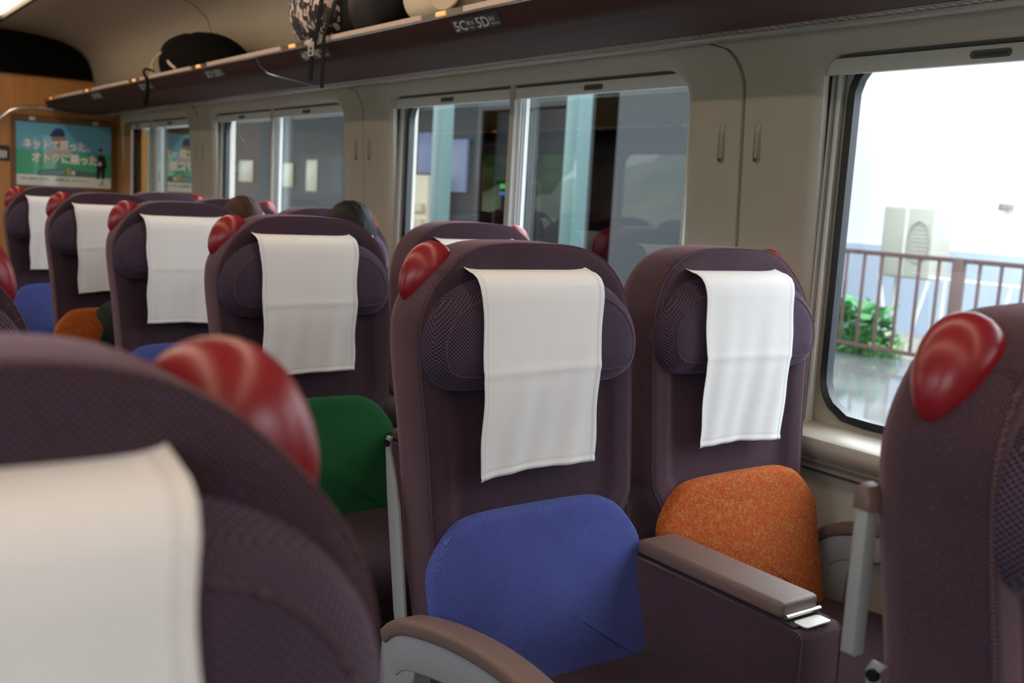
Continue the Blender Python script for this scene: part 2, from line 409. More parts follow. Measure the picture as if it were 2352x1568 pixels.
# windows: glass, gasket, inner frame, guide rails, mullion
wi = 0
for side in (1, -1):
    def X(x): return x if side > 0 else mir(x)
    for i, (h0, h1) in SPANS.items():
        wi += 1
        root = empty('window_%d' % wi, (X(1.93), (h0+h1)/2, Z(-.07)), kind='structure')
        def P(mb, name, m, smooth=True):
            o = mb.build(name, m, root, smooth); o.matrix_parent_inverse = Matrix.Translation(-Vector(root.location)); return o
        def bx(x0, x1, *a, **k):
            p, q = sorted((X(x0), X(x1))); return MB().box(p, q, *a, **k)
        g = ring_rr(h0-.03, h1-.035, -.462, .349, (.085, .1, .09, .09), 24)
        gi = ring_rr(h0-.012, h1-.053, -.444, .331, (.07, .085, .075, .075), 24)
        gm = ring_rr(h0-.02, h1-.043, -.453, .340, (.078, .093, .083, .083), 24)
        mb = MB(); mb.loft([[(X(1.935), y, Z(z)) for y, z in g], [(X(1.912), y, Z(z)) for y, z in g], [(X(1.905), y, Z(z)) for y, z in gm], [(X(1.912), y, Z(z)) for y, z in gi], [(X(1.935), y, Z(z)) for y, z in gi]], True, False)
        P(mb, 'gasket', RUB)
        fo = ring_rr(h0-.05, h1+.02, -.478, .37, (0, 0, 0, 0), 24)
        mb = MB(); mb.loft([[(X(1.918), y, Z(z)) for y, z in g], [(X(1.914), y, Z(z)) for y, z in fo], [(X(1.935), y, Z(z)) for y, z in fo]], True, False)
        P(mb, 'inner_frame', CREAM)
        mb = MB(); y0, y1 = h0-.03, h1-.036
        mb.add([(X(1.925), y0, Z(-.463)), (X(1.925), y1, Z(-.463)), (X(1.925), y1, Z(.35)), (X(1.925), y0, Z(.35))], [[0, 1, 2, 3]])
        P(mb, 'glass', GLASS, False)
        # guide rails at the jambs and either side of the mullion
        ym = SEAMS[i]+.985
        rail = MB()
        for (ya, yb) in ((h1-.006, h1), (h1-.026, h1-.016), (h0, h0+.006), (h0+.016, h0+.026), (ym-.030, ym-.022), (ym-.046, ym-.037), (ym+.018, ym+.026)):
            if yb < h1+.001: p, q = sorted((X(1.897), X(1.912))); rail.box(p, q, ya, yb, Z(-.478), Z(.31), .0015, 1)
        P(rail, 'guide_rail', mat('reflection_white_rail', (.72, .74, .75), .3))  # white colour stands in for bright reflections on the aluminium rails
        P(bx(1.872, 1.905, ym-.017, ym+.012, Z(-.478), Z(.350), bevel=.006), 'mullion', WHITEP)

# openings act as light portals for the sky
for side in (1, -1):
    for i, (h0, h1) in SPANS.items():
        portal('sky_portal', (2.0 if side > 0 else mir(2.0), (h0+h1)/2, Z(-.06)), h1-h0, .84, -1 if side > 0 else 1)

# end wall with orange wood, black arched panel above
mb = MB(); mb.box(-.90, 1.96, YE, YE+.05, 0, Z(1.05)); tag(mb.build('wall_end', OAK, smooth=False), kind='structure')
mb = MB(); mb.box(-.90, 1.96, Y0-.05, Y0, 0, Z(1.05)); tag(mb.build('wall_rear', CREAM, smooth=False), kind='structure')
arch = [(1.706, .610), (1.698, .66), (1.672, .735), (1.635, .78), (1.58, .815), (1.50, .845), (1.37, .868), (1.20, .878), (.53, .89)]
arch = arch + [(mir(x), z) for x, z in arch[::-1][1:]]
ap = MB().prism([(x, Z(z)) for x, z in arch], YE-.03, YE+.0, 'y').build('arched_panel', BLACKPANEL, smooth=False)
tag(ap, 'black arched panel above the orange end wall of the carriage', 'panel')
# curved cream cover strip at end wall/side wall corner
tag(MB().box(1.868, 1.882, 7.055, YE, 0, Z(.40), .004).build('wall_right', OAK), kind='structure')
tag(MB().box(mir(1.882), mir(1.868), 7.055, YE, 0, Z(.40), .006).build('wall_left', OAK), kind='structure')
tag(MB().box(1.862, 1.875, 7.048, 7.058, Z(-.48), Z(.33), .003).build('trim_7', WHITEP), kind='structure')

# ceiling light strips in dark troughs
TROUGH = mat('dark_trough', (.035, .028, .02), .5)
AMBER0 = None
LAMP = mat('warm_lamp', (1, .9, .78), .4, emit=(1.0, .76, .54), es=9.0)
for xc, side in ((1.024, 'right'), (mir(1.024), 'left')):
    t = empty('ceiling_light', (xc, 2., Z(.9)), 'warm white ceiling light strip, %s' % ('the one showing at the upper left corner' if side == 'right' else 'the one over the far side of the aisle'), 'light', 'ceiling light strips')
    for nm, mb, m in (('trough', MB().prism([(xc-.094, Z(.892)), (xc-.091, Z(.950)), (xc+.091, Z(.950)), (xc+.094, Z(.892)), (xc+.076, Z(.892)), (xc+.052, Z(.936)), (xc-.052, Z(.936)), (xc-.076, Z(.892))], Y0, YE-.03), TROUGH),
                      ('diffuser', MB().prism([(xc-.038, Z(.935)), (xc+.038, Z(.935)), (xc+.042, Z(.902)), (xc+.026, Z(.884)), (xc-.026, Z(.884)), (xc-.042, Z(.902))], Y0+.1, 7.05), LAMP)):
        o = mb.build(nm, m, t); o.matrix_parent_inverse = Matrix.Translation(-Vector(t.location))

t = empty('door_1', (CX, YE-.01, 0), kind='structure')
def DP(mb, name, m, smooth=False): o = mb.build(name, m, t, smooth); o.matrix_parent_inverse = Matrix.Translation(-Vector(t.location)); return o
DP(MB().box(CX-.42, CX+.42, YE-.012, YE, .0, Z(.60)), 'frame', mat('door_frame_grey', (.20, .20, .20), .4))
DP(MB().box(CX-.37, CX+.37, YE-.020, YE-.010, .0, Z(.53)), 'leaf', mat('door_grey', (.06, .06, .065), .4))
DP(MB().prism(rrect(CX-.24, CX+.24, .85, Z(.40), .05), YE-.026, YE-.018, 'y'), 'pane', mat('door_pane', (.28, .26, .18), .08))
DP(MB().box(CX+.28, CX+.31, YE-.05, YE-.02, .85, 1.15, .006), 'handle', ALU)

# ------------------------------------------------------------------ luggage racks
AMBER = mat('amber_lamp', (1, .55, .2), .4, emit=(1, .42, .12), es=.55)
PLATE = mat('dark_blue_plate', (.018, .028, .04), .35)
LET = mat('plate_lettering', (.62, .64, .68), .5)
def rack(side):
    def X(x): return x if side > 0 else mir(x)
    def S(a, b): return sorted((X(a), X(b)))
    xm = X(1.5)
    t = empty('luggage_rack', (xm, (Y0+YE)/2, Z(.40)), ('brown overhead luggage rack with ribbed silver edge above the windows' if side > 0 else 'brown overhead luggage rack on the opposite side of the aisle'), 'luggage rack', 'overhead racks')
    def P(mb, name, m, smooth=True):
        o = mb.build(name, m, t, smooth); o.matrix_parent_inverse = Matrix.Translation(-Vector(t.location)); return o
    pr = [(1.409, .452), (1.415, .440), (1.437, .410), (1.448, .402), (1.47, .397), (1.55, .392), (1.715, .390), (1.715, .43), (1.50, .463), (1.412, .466)]
    P(MB().prism([(X(x), Z(z)) for x, z in pr], Y0, YE-.01), 'shelf', RACK, True)
    P(MB().prism([(X(x), Z(z)) for x, z in [(1.404, .450), (1.409, .4475), (1.418, .4485), (1.418, .4675), (1.408, .468), (1.402, .465)]], Y0, YE-.012), 'front_edge', STEEL)
    # ribbed strips: front lip and the slotted strip at the rear
    def ribs(x0, x1, zt, zb, pitch, y0, y1):
        mb = MB(); n = int((y1-y0)/pitch)
        rg = []
        for i in range(n):
            y = y0+i*pitch
            for dy, d in ((0, 0), (.25, .0022), (.6, .0022), (.8, 0)):
                rg.append([(X(x0-d), y+dy*pitch, Z(zb)), (X(x0-d), y+dy*pitch, Z(zt)), (X(x1), y+dy*pitch, Z(zt)), (X(x1), y+dy*pitch, Z(zb))])
        return mb.loft(rg)
    for k in range(-2, 6):
        yc = 2.36+.965*k
        P(ribs(1.400, 1.404, .4655, .4515, .014, yc-.965+.10, yc-.10), 'ribbed_strip', mat('pale_ribs', (.62, .50, .46), .35, .3))
        P(MB().box(*S(1.3985, 1.404), yc-.022, yc+.022, Z(.4525), Z(.4645), .002), 'seat_lamp', AMBER)
    mb = MB(); n = int((YE-Y0-.1)/.022)
    P(MB().box(*S(1.715, 1.750), Y0, YE-.01, Z(.389), Z(.43)), 'rear_strip', mat('rear_strip_grey', (.16, .14, .12), .35, .5), False)
    for i in range(n):
        y = Y0+.05+i*.022
        if y < 5: mb.box(*S(1.722, 1.744), y, y+.006, Z(.3872), Z(.3895))
    o = P(mb, 'slots', mat('slot_glint', (.62, .50, .44), .25, .7), False); o['kind'] = 'stuff'
    P(MB().box(*S(1.750, 1.770), Y0, YE-.01, Z(.397), Z(.43)), 'shadow_gap', BLACKP, False)
    # joint of two rack sections (curved bright line)
    pts = []
    for k in range(13):
        a = k/12; x_ = 1.403+.31*a; pl = [(1.403, .462), (1.409, .450), (1.415, .440), (1.437, .410), (1.448, .402), (1.47, .397), (1.55, .392), (1.72, .390)]
        for (xa, za), (xb, zb) in zip(pl, pl[1:]):
            if xa <= x_ <= xb: pts.append((X(x_-.002), 3.66+.16*a*a, Z(za+(zb-za)*(x_-xa)/(xb-xa)-.002)))
    P(MB().tube(pts, .0032, 6), 'joint_strip', STEEL)
    return t, P
rk, RP = rack(1)
rack(-1)
FA = Vector((1.4145, 0, Z(.4405))); FD = Vector((.022, 0, -.030)).normalized(); FN = Vector((-.030, 0, -.022)).normalized()
for row in range(1, 7):
    yc = 2.225+.965*(5-row)
    t = empty('seat_number_plate', (1.425, yc, Z(.425)), 'dark seat number plate reading %dC and %dD under the luggage rack' % (row, row), 'sign', 'seat number plates')
    def P(o): o.parent = t; o.matrix_parent_inverse = Matrix.Translation(-Vector(t.location)); return o
    mb = MB(); rg = []
    for (dy, e0, e1, h_) in ((-.108, .001, .036, -.001), (-.108, .001, .036, .0012), (.108, .001, .036, .0012), (.108, .001, .036, -.001)):
        a_ = FA+FD*e0+FN*h_; b_ = FA+FD*e1+FN*h_; rg.append([(a_.x, yc+dy, a_.z), (b_.x, yc+dy, b_.z)])
    v = [p for r in rg for p in r]; mb.add(v, [[0, 1, 3, 2], [2, 3, 5, 4], [4, 5, 7, 6], [6, 7, 1, 0], [0, 2, 4, 6], [1, 7, 5, 3]])
    P(mb.build('plate', PLATE, smooth=False))
    ax, ay = (0, -1, 0), tuple(-FD)
    def L(y_, e): q = FA+FD*e+FN*.0016; return (q.x, y_, q.z)
    P(text_obj('lettering', '%dC' % row, .037, L(yc+.100, .031), ax, ay, LET, None, bold=.0007, width=.056))
    P(text_obj('lettering', '%dD' % row, .037, L(yc-.002, .031), ax, ay, LET, None, bold=.0007, width=.056))
    P(text_obj('small_lettering', '通路側', .011, L(yc+.040, .019), ax, ay, LET, None, bold=.0002))
    P(text_obj('small_lettering', 'Aisle', .010, L(yc+.032, .030), ax, ay, LET, None))
    P(text_obj('small_lettering', '窓側', .012, L(yc-.062, .019), ax, ay, LET, None, bold=.0002))
    P(text_obj('small_lettering', 'Window', .011, L(yc-.062, .030), ax, ay, LET, None))

# end bracket bar of the rack
t = MB().tube([(1.08, YE-.06, Z(.255)), (1.12, YE-.06, Z(.307)), (1.19, YE-.06, Z(.366)), (1.255, YE-.06, Z(.394)), (1.33, YE-.06, Z(.402)), (1.60, YE-.06, Z(.404)), (1.84, YE-.06, Z(.404))], .012, 10).build('grab_bar', STEEL)
tag(t, 'bent metal grab bar across the end wall below the rack', 'grab bar')

# ------------------------------------------------------------------ blinds
def blind(y0, y1, label):
    t = empty('roller_blind', (1.888, (y0+y1)/2, Z(.32)), label, 'blind', 'roller blinds pulled up at the windows')
    yc = (y0+y1)/2
    def P(mb, name, m): o = mb.build(name, m, t); o.matrix_parent_inverse = Matrix.Translation(-Vector(t.location)); return o
    P(MB().box(1.874, 1.888, y0, y1, Z(.302), Z(.3365), .003), 'bottom_bar', mat('blind_bar', (.72, .72, .70), .35))
    P(MB().tube([(1.891, y0, Z(.352)), (1.891, y1, Z(.352))], .017, 12), 'roller', mat('blind_cloth', (.10, .11, .12), .8))
    o = P(MB().prism(rrect(yc-.042, yc+.042, Z(.3115), Z(.3275), .0078), 1.8725, 1.8745, 'x'), 'grip', mat('grip_brown', (.13, .12, .11), .4))
    i = P(MB().prism(rrect(yc-.034, yc+.034, Z(.3155), Z(.3225), .0033), 1.8715, 1.8728, 'x'), 'grip_slot', mat('grip_slot', (.07, .062, .055), .3))
    i.parent = o; i.matrix_parent_inverse = Matrix.Identity(4); i.matrix_parent_inverse = (Matrix.Translation(Vector(t.location)) @ o.matrix_parent_inverse).inverted() if False else Matrix.Identity(4)
nmw = {1: ('bright platform window', ''), 2: ('large window behind the blue seat', ''), 3: ('window behind the black-haired passenger', ''), 4: ('farthest window', '')}
for i, (h0, h1) in SPANS.items():
    if i < 1: continue
    ym = SEAMS[i]+.985
    if i >= 1: blind(h0+.008, ym-.016, 'raised roller blind in the near half of the %s' % nmw[i][0]) if i > 1 else blind(h0+.008, ym-.016, 'raised roller blind of the bright platform window')
    if h1-ym > .1: blind(ym+.014, h1-.002, 'raised roller blind in the far half of the %s' % nmw[i][0])

# ------------------------------------------------------------------ coat hooks either side of each panel seam
hk = {1.708: 'between the platform window and the large window', 3.678: 'behind the black-haired passenger', 5.648: 'next to the farthest window'}
for s, d in hk.items():
    for dy, side in ((.065, 'left'), (-.048, 'right')):
        yc = s+dy; zc = .158; x = wx(zc)
        t = empty('coat_hook', (x, yc, Z(zc)), 'recessed oval coat hook %s of the seam %s' % (side, d), 'coat hook', 'fold-out coat hooks on the wall')
        def P(mb, name, m, par=None):
            o = mb.build(name, m, t); o.matrix_parent_inverse = Matrix.Translation(-Vector(t.location)); return o
        op = rrect(yc-.0105, yc+.0105, Z(zc-.049), Z(zc+.049), .0104, 8); ip = inset(op, .0035); jp = inset(op, .0045)
        mb = MB().loft([[(x+.002, a, b) for a, b in op], [(x-.0025, a, b) for a, b in inset(op, .001)], [(x-.0025, a, b) for a, b in ip], [(x+.001, a, b) for a, b in jp]], True, False)
        P(mb, 'bezel', mat('hook_bezel', (.36, .34, .29), .35))
        P(MB().prism(jp, x-.0006, x+.003, 'x'), 'recess', DARKS)
        P(MB().prism(rrect(yc-.0052, yc+.0048, Z(zc-.037), Z(zc+.026), .0045), x-.0024, x+.001, 'x', .0008), 'lever', mat('hook_lever', (.38, .35, .30), .35))

# ------------------------------------------------------------------ poster and sign on the end wall
k_ = YE/6.9
PX0, PX1, PZ0, PZ1 = 1.145*k_, 1.70*k_, -.102, .289*k_
t = empty('framed_poster', ((PX0+PX1)/2, YE-.01, Z(.09)), 'blue and green railway ticket poster in a brown wood frame on the end wall', 'poster')
def PP(mb, name, m, smooth=False, par=None):
    o = mb.build(name, m, t, smooth); o.matrix_parent_inverse = Matrix.Translation(-Vector(t.location)); return o
mb = MB()
mb.box(PX0-.03, PX1+.03, YE-.012, YE, Z(PZ1), Z(PZ1+.045), .002).box(PX0-.03, PX1+.03, YE-.012, YE, Z(PZ0-.04), Z(PZ0), .002)
mb.box(PX0-.03, PX0, YE-.012, YE, Z(PZ0), Z(PZ1), .002).box(PX1, PX1+.03, YE-.012, YE, Z(PZ0), Z(PZ1), .002)
PP(mb, 'frame', OAKD)
yp = YE-.004
sh = empty('poster_sheet', (0, 0, 0))
PP(MB().box(PX0, PX1, yp, YE, Z(PZ0), Z(PZ1)), 'sheet', mat('poster_white', (.80, .84, .84), .3, coat=.5))
def flat(pts, name, m, dy): PP(MB().prism([(PX0+(PX1-PX0)*a, Z(PZ0+(PZ1-PZ0)*b)) for a, b in pts], yp-dy-.0004, yp-dy), name, m)
flat([(0, .56), (1, .56), (1, 1), (0, 1)], 'sky', mat('poster_sky', (.15, .50, .74), .3, coat=.5), .0002)
flat([(0, .17), (1, .17), (1, .56), (0, .56)], 'field', mat('poster_green', (.05, .46, .25), .3, coat=.5), .0002)
SUIT = mat('poster_suit', (.012, .014, .02), .4); SKIN = mat('poster_skin', (.42, .25, .18), .5); CAPB = mat('poster_cap', (.01, .05, .22), .4)
PW = mat('poster_letter', (.95, .96, .97), .4); SHIRT = mat('poster_shirt', (.55, .58, .62), .4)
def el(cx, cy, rx, ry, n=20): return [(cx+rx*math.cos(2*math.pi*i/n), cy+ry*math.sin(2*math.pi*i/n)) for i in range(n)]
flat([(.28, .48), (.36, .60), (.42, .64), (.50, .64), (.56, .60), (.60, .48)], 'printed_shirt', SHIRT, .0008)
flat(el(.435, .76, .068, .115), 'printed_face', SKIN, .0012)
flat([(.36, .79), (.375, .88), (.42, .93), (.47, .93), (.50, .88), (.505, .80)], 'printed_cap', CAPB, .0016)
flat([(.33, .80), (.36, .835), (.45, .82), (.45, .795)], 'printed_cap_peak', CAPB, .0018)
flat([(.84, .44), (.86, .53), (.885, .545), (.91, .535), (.94, .50), (.955, .33), (.935, .33), (.93, .15), (.90, .15), (.89, .30), (.875, .15), (.845, .15)], 'printed_suit', SUIT, .0016)
flat(el(.885, .60, .018, .042), 'printed_head', SKIN, .0012)
flat(el(.885, .628, .020, .024), 'printed_hair', SUIT, .0018)
flat([(.21, .17), (.215, .215), (.26, .25), (.40, .275), (.55, .28), (.86, .25), (.86, .17)], 'printed_train', mat('poster_train', (.10, .16, .20), .4), .0008)
flat([(.22, .19), (.27, .235), (.45, .262), (.52, .262), (.50, .19)], 'printed_train_nose', mat('poster_train_nose', (.22, .42, .48), .4), .0012)
flat([(.52, .19), (.52, .30), (.56, .30), (.56, .19)], 'printed_yellow_square', mat('poster_yellow', (.55, .5, .05), .4), .0016)
def PT(s, size, a, b, m, bold=0., width=None):
    o = text_obj('lettering', s, size, (PX0+(PX1-PX0)*a, yp-.0028, Z(PZ0+(PZ1-PZ0)*b)), (1, 0, 0), (0, 0, 1), m, t, bold, width)
    o.matrix_parent_inverse = Matrix.Translation(-Vector(t.location))
PT('ネットで買った、', .066, .07, .60, PW, .0034, .42); PT('オトクに乗った。', .070, .16, .385, PW, .0036, .44)
PT('男', .030, .565, .20, PW, .001)
PG = mat('poster_green_text', (.02, .20, .10), .5)
PT('新幹線・特急列車のきっぷのご予約は', .013, .05, .095, PG, .0004, .17); PT('えきねっと', .020, .40, .09, PG, .0008, .09); PT('検索して お申し込みください', .012, .58, .095, PG, .0003, .11)
PT('JR', .020, .89, .085, mat('poster_dark_text', (.03, .03, .03), .5), .001); flat([(.86, .045), (.95, .045), (.95, .065), (.86, .065)], 'printed_green_bar', mat('poster_lime', (.25, .5, .05), .4), .0008)
bpy.data.objects.remove(sh)
for xx in (PX0+.10, PX1-.10): PP(MB().box(xx-.018, xx+.018, YE-.016, YE-.01, Z(PZ1+.008), Z(PZ1+.034), .002), 'clip', ALU)
t = empty('luggage_sign', (1.12, YE-.006, Z(.10)), 'dark square sign with a white suitcase symbol beside the poster', 'sign')
mb = MB().prism(rrect(1.03, 1.196, Z(.047), Z(.147), .012), YE-.008, YE).build('panel', mat('sign_dark', (.02, .022, .028), .4), t, False); mb.matrix_parent_inverse = Matrix.Translation(-Vector(t.location))
mb = MB(); yy = YE-.0095
mb.box(1.112, 1.142, yy, yy+.001, Z(.064), Z(.114)).box(1.148, 1.160, yy, yy+.001, Z(.064), Z(.114)).box(1.166, 1.176, yy, yy+.001, Z(.068), Z(.112)).box(1.12, 1.135, yy, yy+.001, Z(.114), Z(.124))
o = mb.build('suitcase_symbol', mat('sign_white', (.7, .7, .7), .5), t, False); o.matrix_parent_inverse = Matrix.Translation(-Vector(t.location))

# ================================================================== SEATS
ROWY = {r: 1.40+.96*(5-r) for r in range(1, 7)}
ROWY[6] = .425
def yb(z): return .02+.10*(z-1.02)-(.5*(.7-z)**2 if z < .7 else 0)
def puff(name, outline, layers, cap_d, m, parent, nr=7, power=2., n=150, fn=None, back=True, wob=None):
    """cushion-like solid: outline (u, z) grown through (inset, depth) layers, closed by a crowned face"""
    P = resample(outline, n); rings = []
    def pt(u, z, d): return fn(u, z, d) if fn else (u, yb(z)+d, z)
    last = P
    for ins, d in layers:
        last = inset(P, ins) if ins else P
        last = resample_keep(last); rings.append([pt(u, z, d) for u, z in last])
    cx = sum(p[0] for p in last)/n; cz = sum(p[1] for p in last)/n; d0 = layers[-1][1]
    for k in range(1, nr):
        s = 1-k/nr; q = 1-s
        dd = d0+(cap_d-d0)*(1-(s)**power)
        rings.append([pt(cx+(u-cx)*s, cz+(z-cz)*s, dd+(wob(cx+(u-cx)*s, cz+(z-cz)*s)*q if wob else 0)) for u, z in last])
    mb = MB().loft(rings, True, False); nn = len(mb.v)
    mb.v.append(pt(cx, cz, cap_d)); b = (len(rings)-1)*n
    mb.f += [[b+k, b+(k+1) % n, nn] for k in range(n)]
    if back: mb.f.append(list(range(n))[::-1])
    return mb.build(name, m, parent)
def resample_keep(p): return p

BODY = [(-.200, .33), (-.203, .45), (-.208, .62), (-.217, .80), (-.230, .92), (-.233, .985), (-.226, 1.028), (-.200, 1.072), (-.160, 1.112), (-.115, 1.137), (-.05, 1.143), (.05, 1.143), (.115, 1.138),
        (.172, 1.112), (.210, 1.068), (.229, 1.005), (.231, .93), (.231, .80), (.230, .70), (.228, .672), (.205, .640), (.203, .60), (.203, .45), (.203, .33)]
PIL = [(-.10, .893), (-.165, .893), (-.203, .903), (-.226, .930), (-.232, .972), (-.222, 1.012), (-.196, 1.047), (-.155, 1.073), (-.10, 1.083), (.10, 1.083), (.155, 1.073),
       (.196, 1.047), (.222, 1.012), (.232, .972), (.226, .930), (.203, .903), (.165, .893), (.10, .893)]
PAD = [(-.10, .385), (-.19, .385), (-.210, .388), (-.221, .49), (-.228, .565), (-.227, .605), (-.205, .640), (-.178, .668), (-.155, .681), (-.10, .688), (.10, .690), (.150, .684), (.178, .668), (.205, .640), (.227, .605), (.228, .565), (.221, .49), (.210, .388), (.19, .385), (.10, .385)]
def mirror(pl): return [(-a, b) for a, b in pl[::-1]]

PADM = {'blue': BLUE, 'orange': ORNG, 'green': GREEN}
def build_seat(kind):
    """kind 'L': outer side (handle, arm) at -x, notch for the centre arm at +x;  'R': mirrored"""
    s = 1 if kind == 'L' else -1
    t = empty('train_seat', (0, 0, 0))
    M = (lambda p: p) if s > 0 else mirror
    body = chaikin(M(BODY), 2)
    puff('backrest', body, [(.06, .135), (.035, .132), (.016, .124), (.005, .108), (0, .085), (0, .05), (.0, .010), (.002, .003), (.006, .0), (.015, 0), (.036, .001), (.046, .004), (.056, .010), (.070, .013)], .012, PURP, t, 8, 2., 170)
    b2 = resample(inset(resample(body, 170), .002), 170)
    pts = [(u, yb(z)+.0022, z) for u, z in b2 if z > .42]
    # start the piping at the bottom so that it runs as one open line
    i0 = max(range(len(pts)), key=lambda i: (Vector(pts[i])-Vector(pts[i-1])).length); pts = pts[i0:]+pts[:i0]
    MB().tube(pts, .0017, 6).build('piping', PIPE, t)
    pil = puff('head_pillow', chaikin(M(PIL), 2), [(.03, .034), (.008, .026), (0, .012), (.001, -.002), (.010, -.020), (.028, -.034), (.034, -.037), (.05, -.041)], -.045, PILM, t, 6, 2., 120)
    pp = resample(inset(resample(chaikin(M(PIL), 2), 140), .029), 140)
    MB().tube([(u, yb(z)-.0352, z) for u, z in pp]+[(pp[0][0], yb(pp[0][1])-.0352, pp[0][1])], .0013, 6).build('pillow_seam', PIPE, pil)
    def crease(u, z): return .004*math.exp(-((u-.09*s)/.012)**2)*max(0, (z-.56)/.12) + .003*math.sin(u*38+z*9)*max(0, min(1, (z-.45)/.2))
    puff('back_pad', chaikin(PAD, 2), [(.006, .006), (0, .0), (0, -.018), (.003, -.025), (.010, -.029), (.03, -.032), (.05, -.034)], -.046, BLUE, t, 10, 2., 130, wob=crease)
    # seat cushion
    prof = [(-.02, .365), (-.06, .400), (-.15, .412), (-.30, .424), (-.42, .434), (-.50, .432), (-.54, .418), (-.562, .39), (-.566, .35), (-.55, .305), (-.50, .285), (-.02, .285)]
    prof = chaikin(prof, 2); rg = []
    for u, k in ((-.232, .90), (-.230, .95), (-.222, .985), (-.205, 1.), (0, 1.012), (.205, 1.), (.222, .985), (.230, .95), (.232, .90)):
        cy, cz = -.29, .34; rg.append([(u, cy+(y-cy)*(1-(1-k)*.35 if k < 1 else 1), cz+(z-cz)*k) for y, z in prof])
    MB().loft(rg).build('seat_cushion', CUSH, t)
    # red shoulder handle (a dome set over the outer shoulder)
    rot = Matrix.Rotation(math.radians(-46*s), 4, 'Y')
    bm = bmesh.new(); bmesh.ops.create_uvsphere(bm, u_segments=32, v_segments=18, radius=1)
    for v in bm.verts:
        x, y, z = v.co
        k = 1+.22*(x*s)
        v.co = Vector((x*.060, y*.037*k, z*(.046 if z > 0 else .03)*k))
    bm.transform(Matrix.Translation((-.178*s, .096, 1.082)) @ rot)
    mb = MB(); mb.frombm(bm); mb.build('grab_handle', REDP, t)
    # base frame and pedestal
    MB().box(-.215, .215, -.50, .02, .235, .285, .01).build('seat_base', BLACKP, t)
    MB().box(-.05, .05, -.40, -.06, .0, .235, .01).build('pedestal', BLACKP, t)
    # outer side plate with pivot bolt along the rear edge of the backrest
    yr = lambda z: yb(z)+.07
    pl = [(yr(.80)+.012, .800), (yr(.79)+.020, .790), (yr(.775)+.019, .775), (yr(.73)+.004, .735), (yr(.66)-.008, .68), (yr(.5)-.010, .50), (yr(.4)-.01, .40), (yr(.4)+.03, .40), (yr(.5)+.03, .5), (yr(.7)+.03, .70), (yr(.79)+.034, .79), (yr(.80)+.028, .80)]
    x0, x1 = sorted((-.222*s, -.229*s))
    pl = [(y_+.022, z_) for y_, z_ in pl]
    pt = MB().prism(pl, x0, x1, 'x', .002).build('side_plate', GREYP, t)
    zc = .788; xb = -.230*s
    bl = MB().tube([(xb+.002*s, yr(zc)+.046, zc), (xb-.003*s, yr(zc)+.046, zc)], .0065, 14).build('bolt', mat('dark_bolt', (.05, .05, .055), .25, .9), pt)
    # arched outer armrest: leatherette top, grey beam, legs
    xa0, xa1 = sorted((-.260*s, -.303*s))
    top = [(-.022, .520), (-.05, .545), (-.10, .565), (-.20, .588), (-.30, .600), (-.38, .600), (-.45, .590), (-.51, .565), (-.555, .520), (-.575, .465)]
    def off(p, d):
        q = []
        for i in range(len(p)):
            a = Vector(p[max(i-1, 0)]); b = Vector(p[min(i+1, len(p)-1)]); e = (b-a).normalized(); q.append((p[i][0]+(-e.y if False else e.y)*d*-1, p[i][1]+e.x*d))
        return q
    tp = chaikin(top, 2, False)
    def offs(d): return [(p[0]-n[0]*d, p[1]-n[1]*d) for p, n in zip(tp, nor)]
    nor = []
    for i in range(len(tp)):
        a = Vector(tp[max(i-1, 0)]); b = Vector(tp[min(i+1, len(tp)-1)]); e = (b-a).normalized(); nor.append((e.y*1., -e.x*1.) if -e.x > 0 else (e.y, -e.x))
    A = empty('outer_armrest', (0, 0, 0)); A.parent = t
    def sweep(d0, d1, xl, xh, r, name, m):
        rg = []
        for (py, pz), (ny, nz) in zip(tp, nor):
            ring = []
            for (cx_, cd) in rrect(xl, xh, -d1, -d0, r, 3): ring.append((cx_, py+ny*cd, pz+nz*cd))
            rg.append(ring)
        MB().loft(rg).build(name, m, A)
    sweep(0, .026, xa0-.003, xa1+.003, .008, 'arm_pad', LEATH)
    sweep(.024, .080, xa0+.002, xa1-.002, .004, 'arm_beam', GREYP)
    sweep(.080, .084, xa0+.010, xa1-.010, .001, 'arm_lining', GREYD)
    MB().prism([(-.020, .515), (-.135, .510), (-.120, .46), (-.105, .30), (-.06, .24), (-.0, .24)], xa0+.004, xa1-.004, 'x', .003).build('arm_panel', GREYP, A)
    MB().prism([(-.575, .47), (-.50, .47), (-.42, .28), (-.10, .26), (-.10, .24), (-.48, .24)], xa0+.008, xa1-.008, 'x', .003).build('arm_support', GREYP, A)
    return t
def children(o): return [x for x in bpy.data.objects if x.parent == o]
SEATX = {'A': -.492, 'B': .020, 'C': 1.06, 'D': 1.574}
KIND = {'A': 'L', 'B': 'R', 'C': 'L', 'D': 'R'}
PADC = {('C', 5): 'blue', ('D', 5): 'orange', ('C', 4): 'green', ('C', 3): 'blue', ('C', 2): 'orange', ('C', 1): 'blue', ('C', 6): 'green', ('D', 4): 'blue', ('D', 3): 'orange', ('D', 2): 'green', ('D', 1): 'orange', ('D', 6): 'blue'}
cyc = ['blue', 'orange', 'green']
proto = {}
padmesh = {}
WHERE = {5: 'under the 5C 5D plate', 4: 'under the 4C 4D plate', 3: 'under the 3C 3D plate', 2: 'under the 2C 2D plate', 1: 'closest to the end wall', 6: 'nearest the camera'}
SEATS = {}
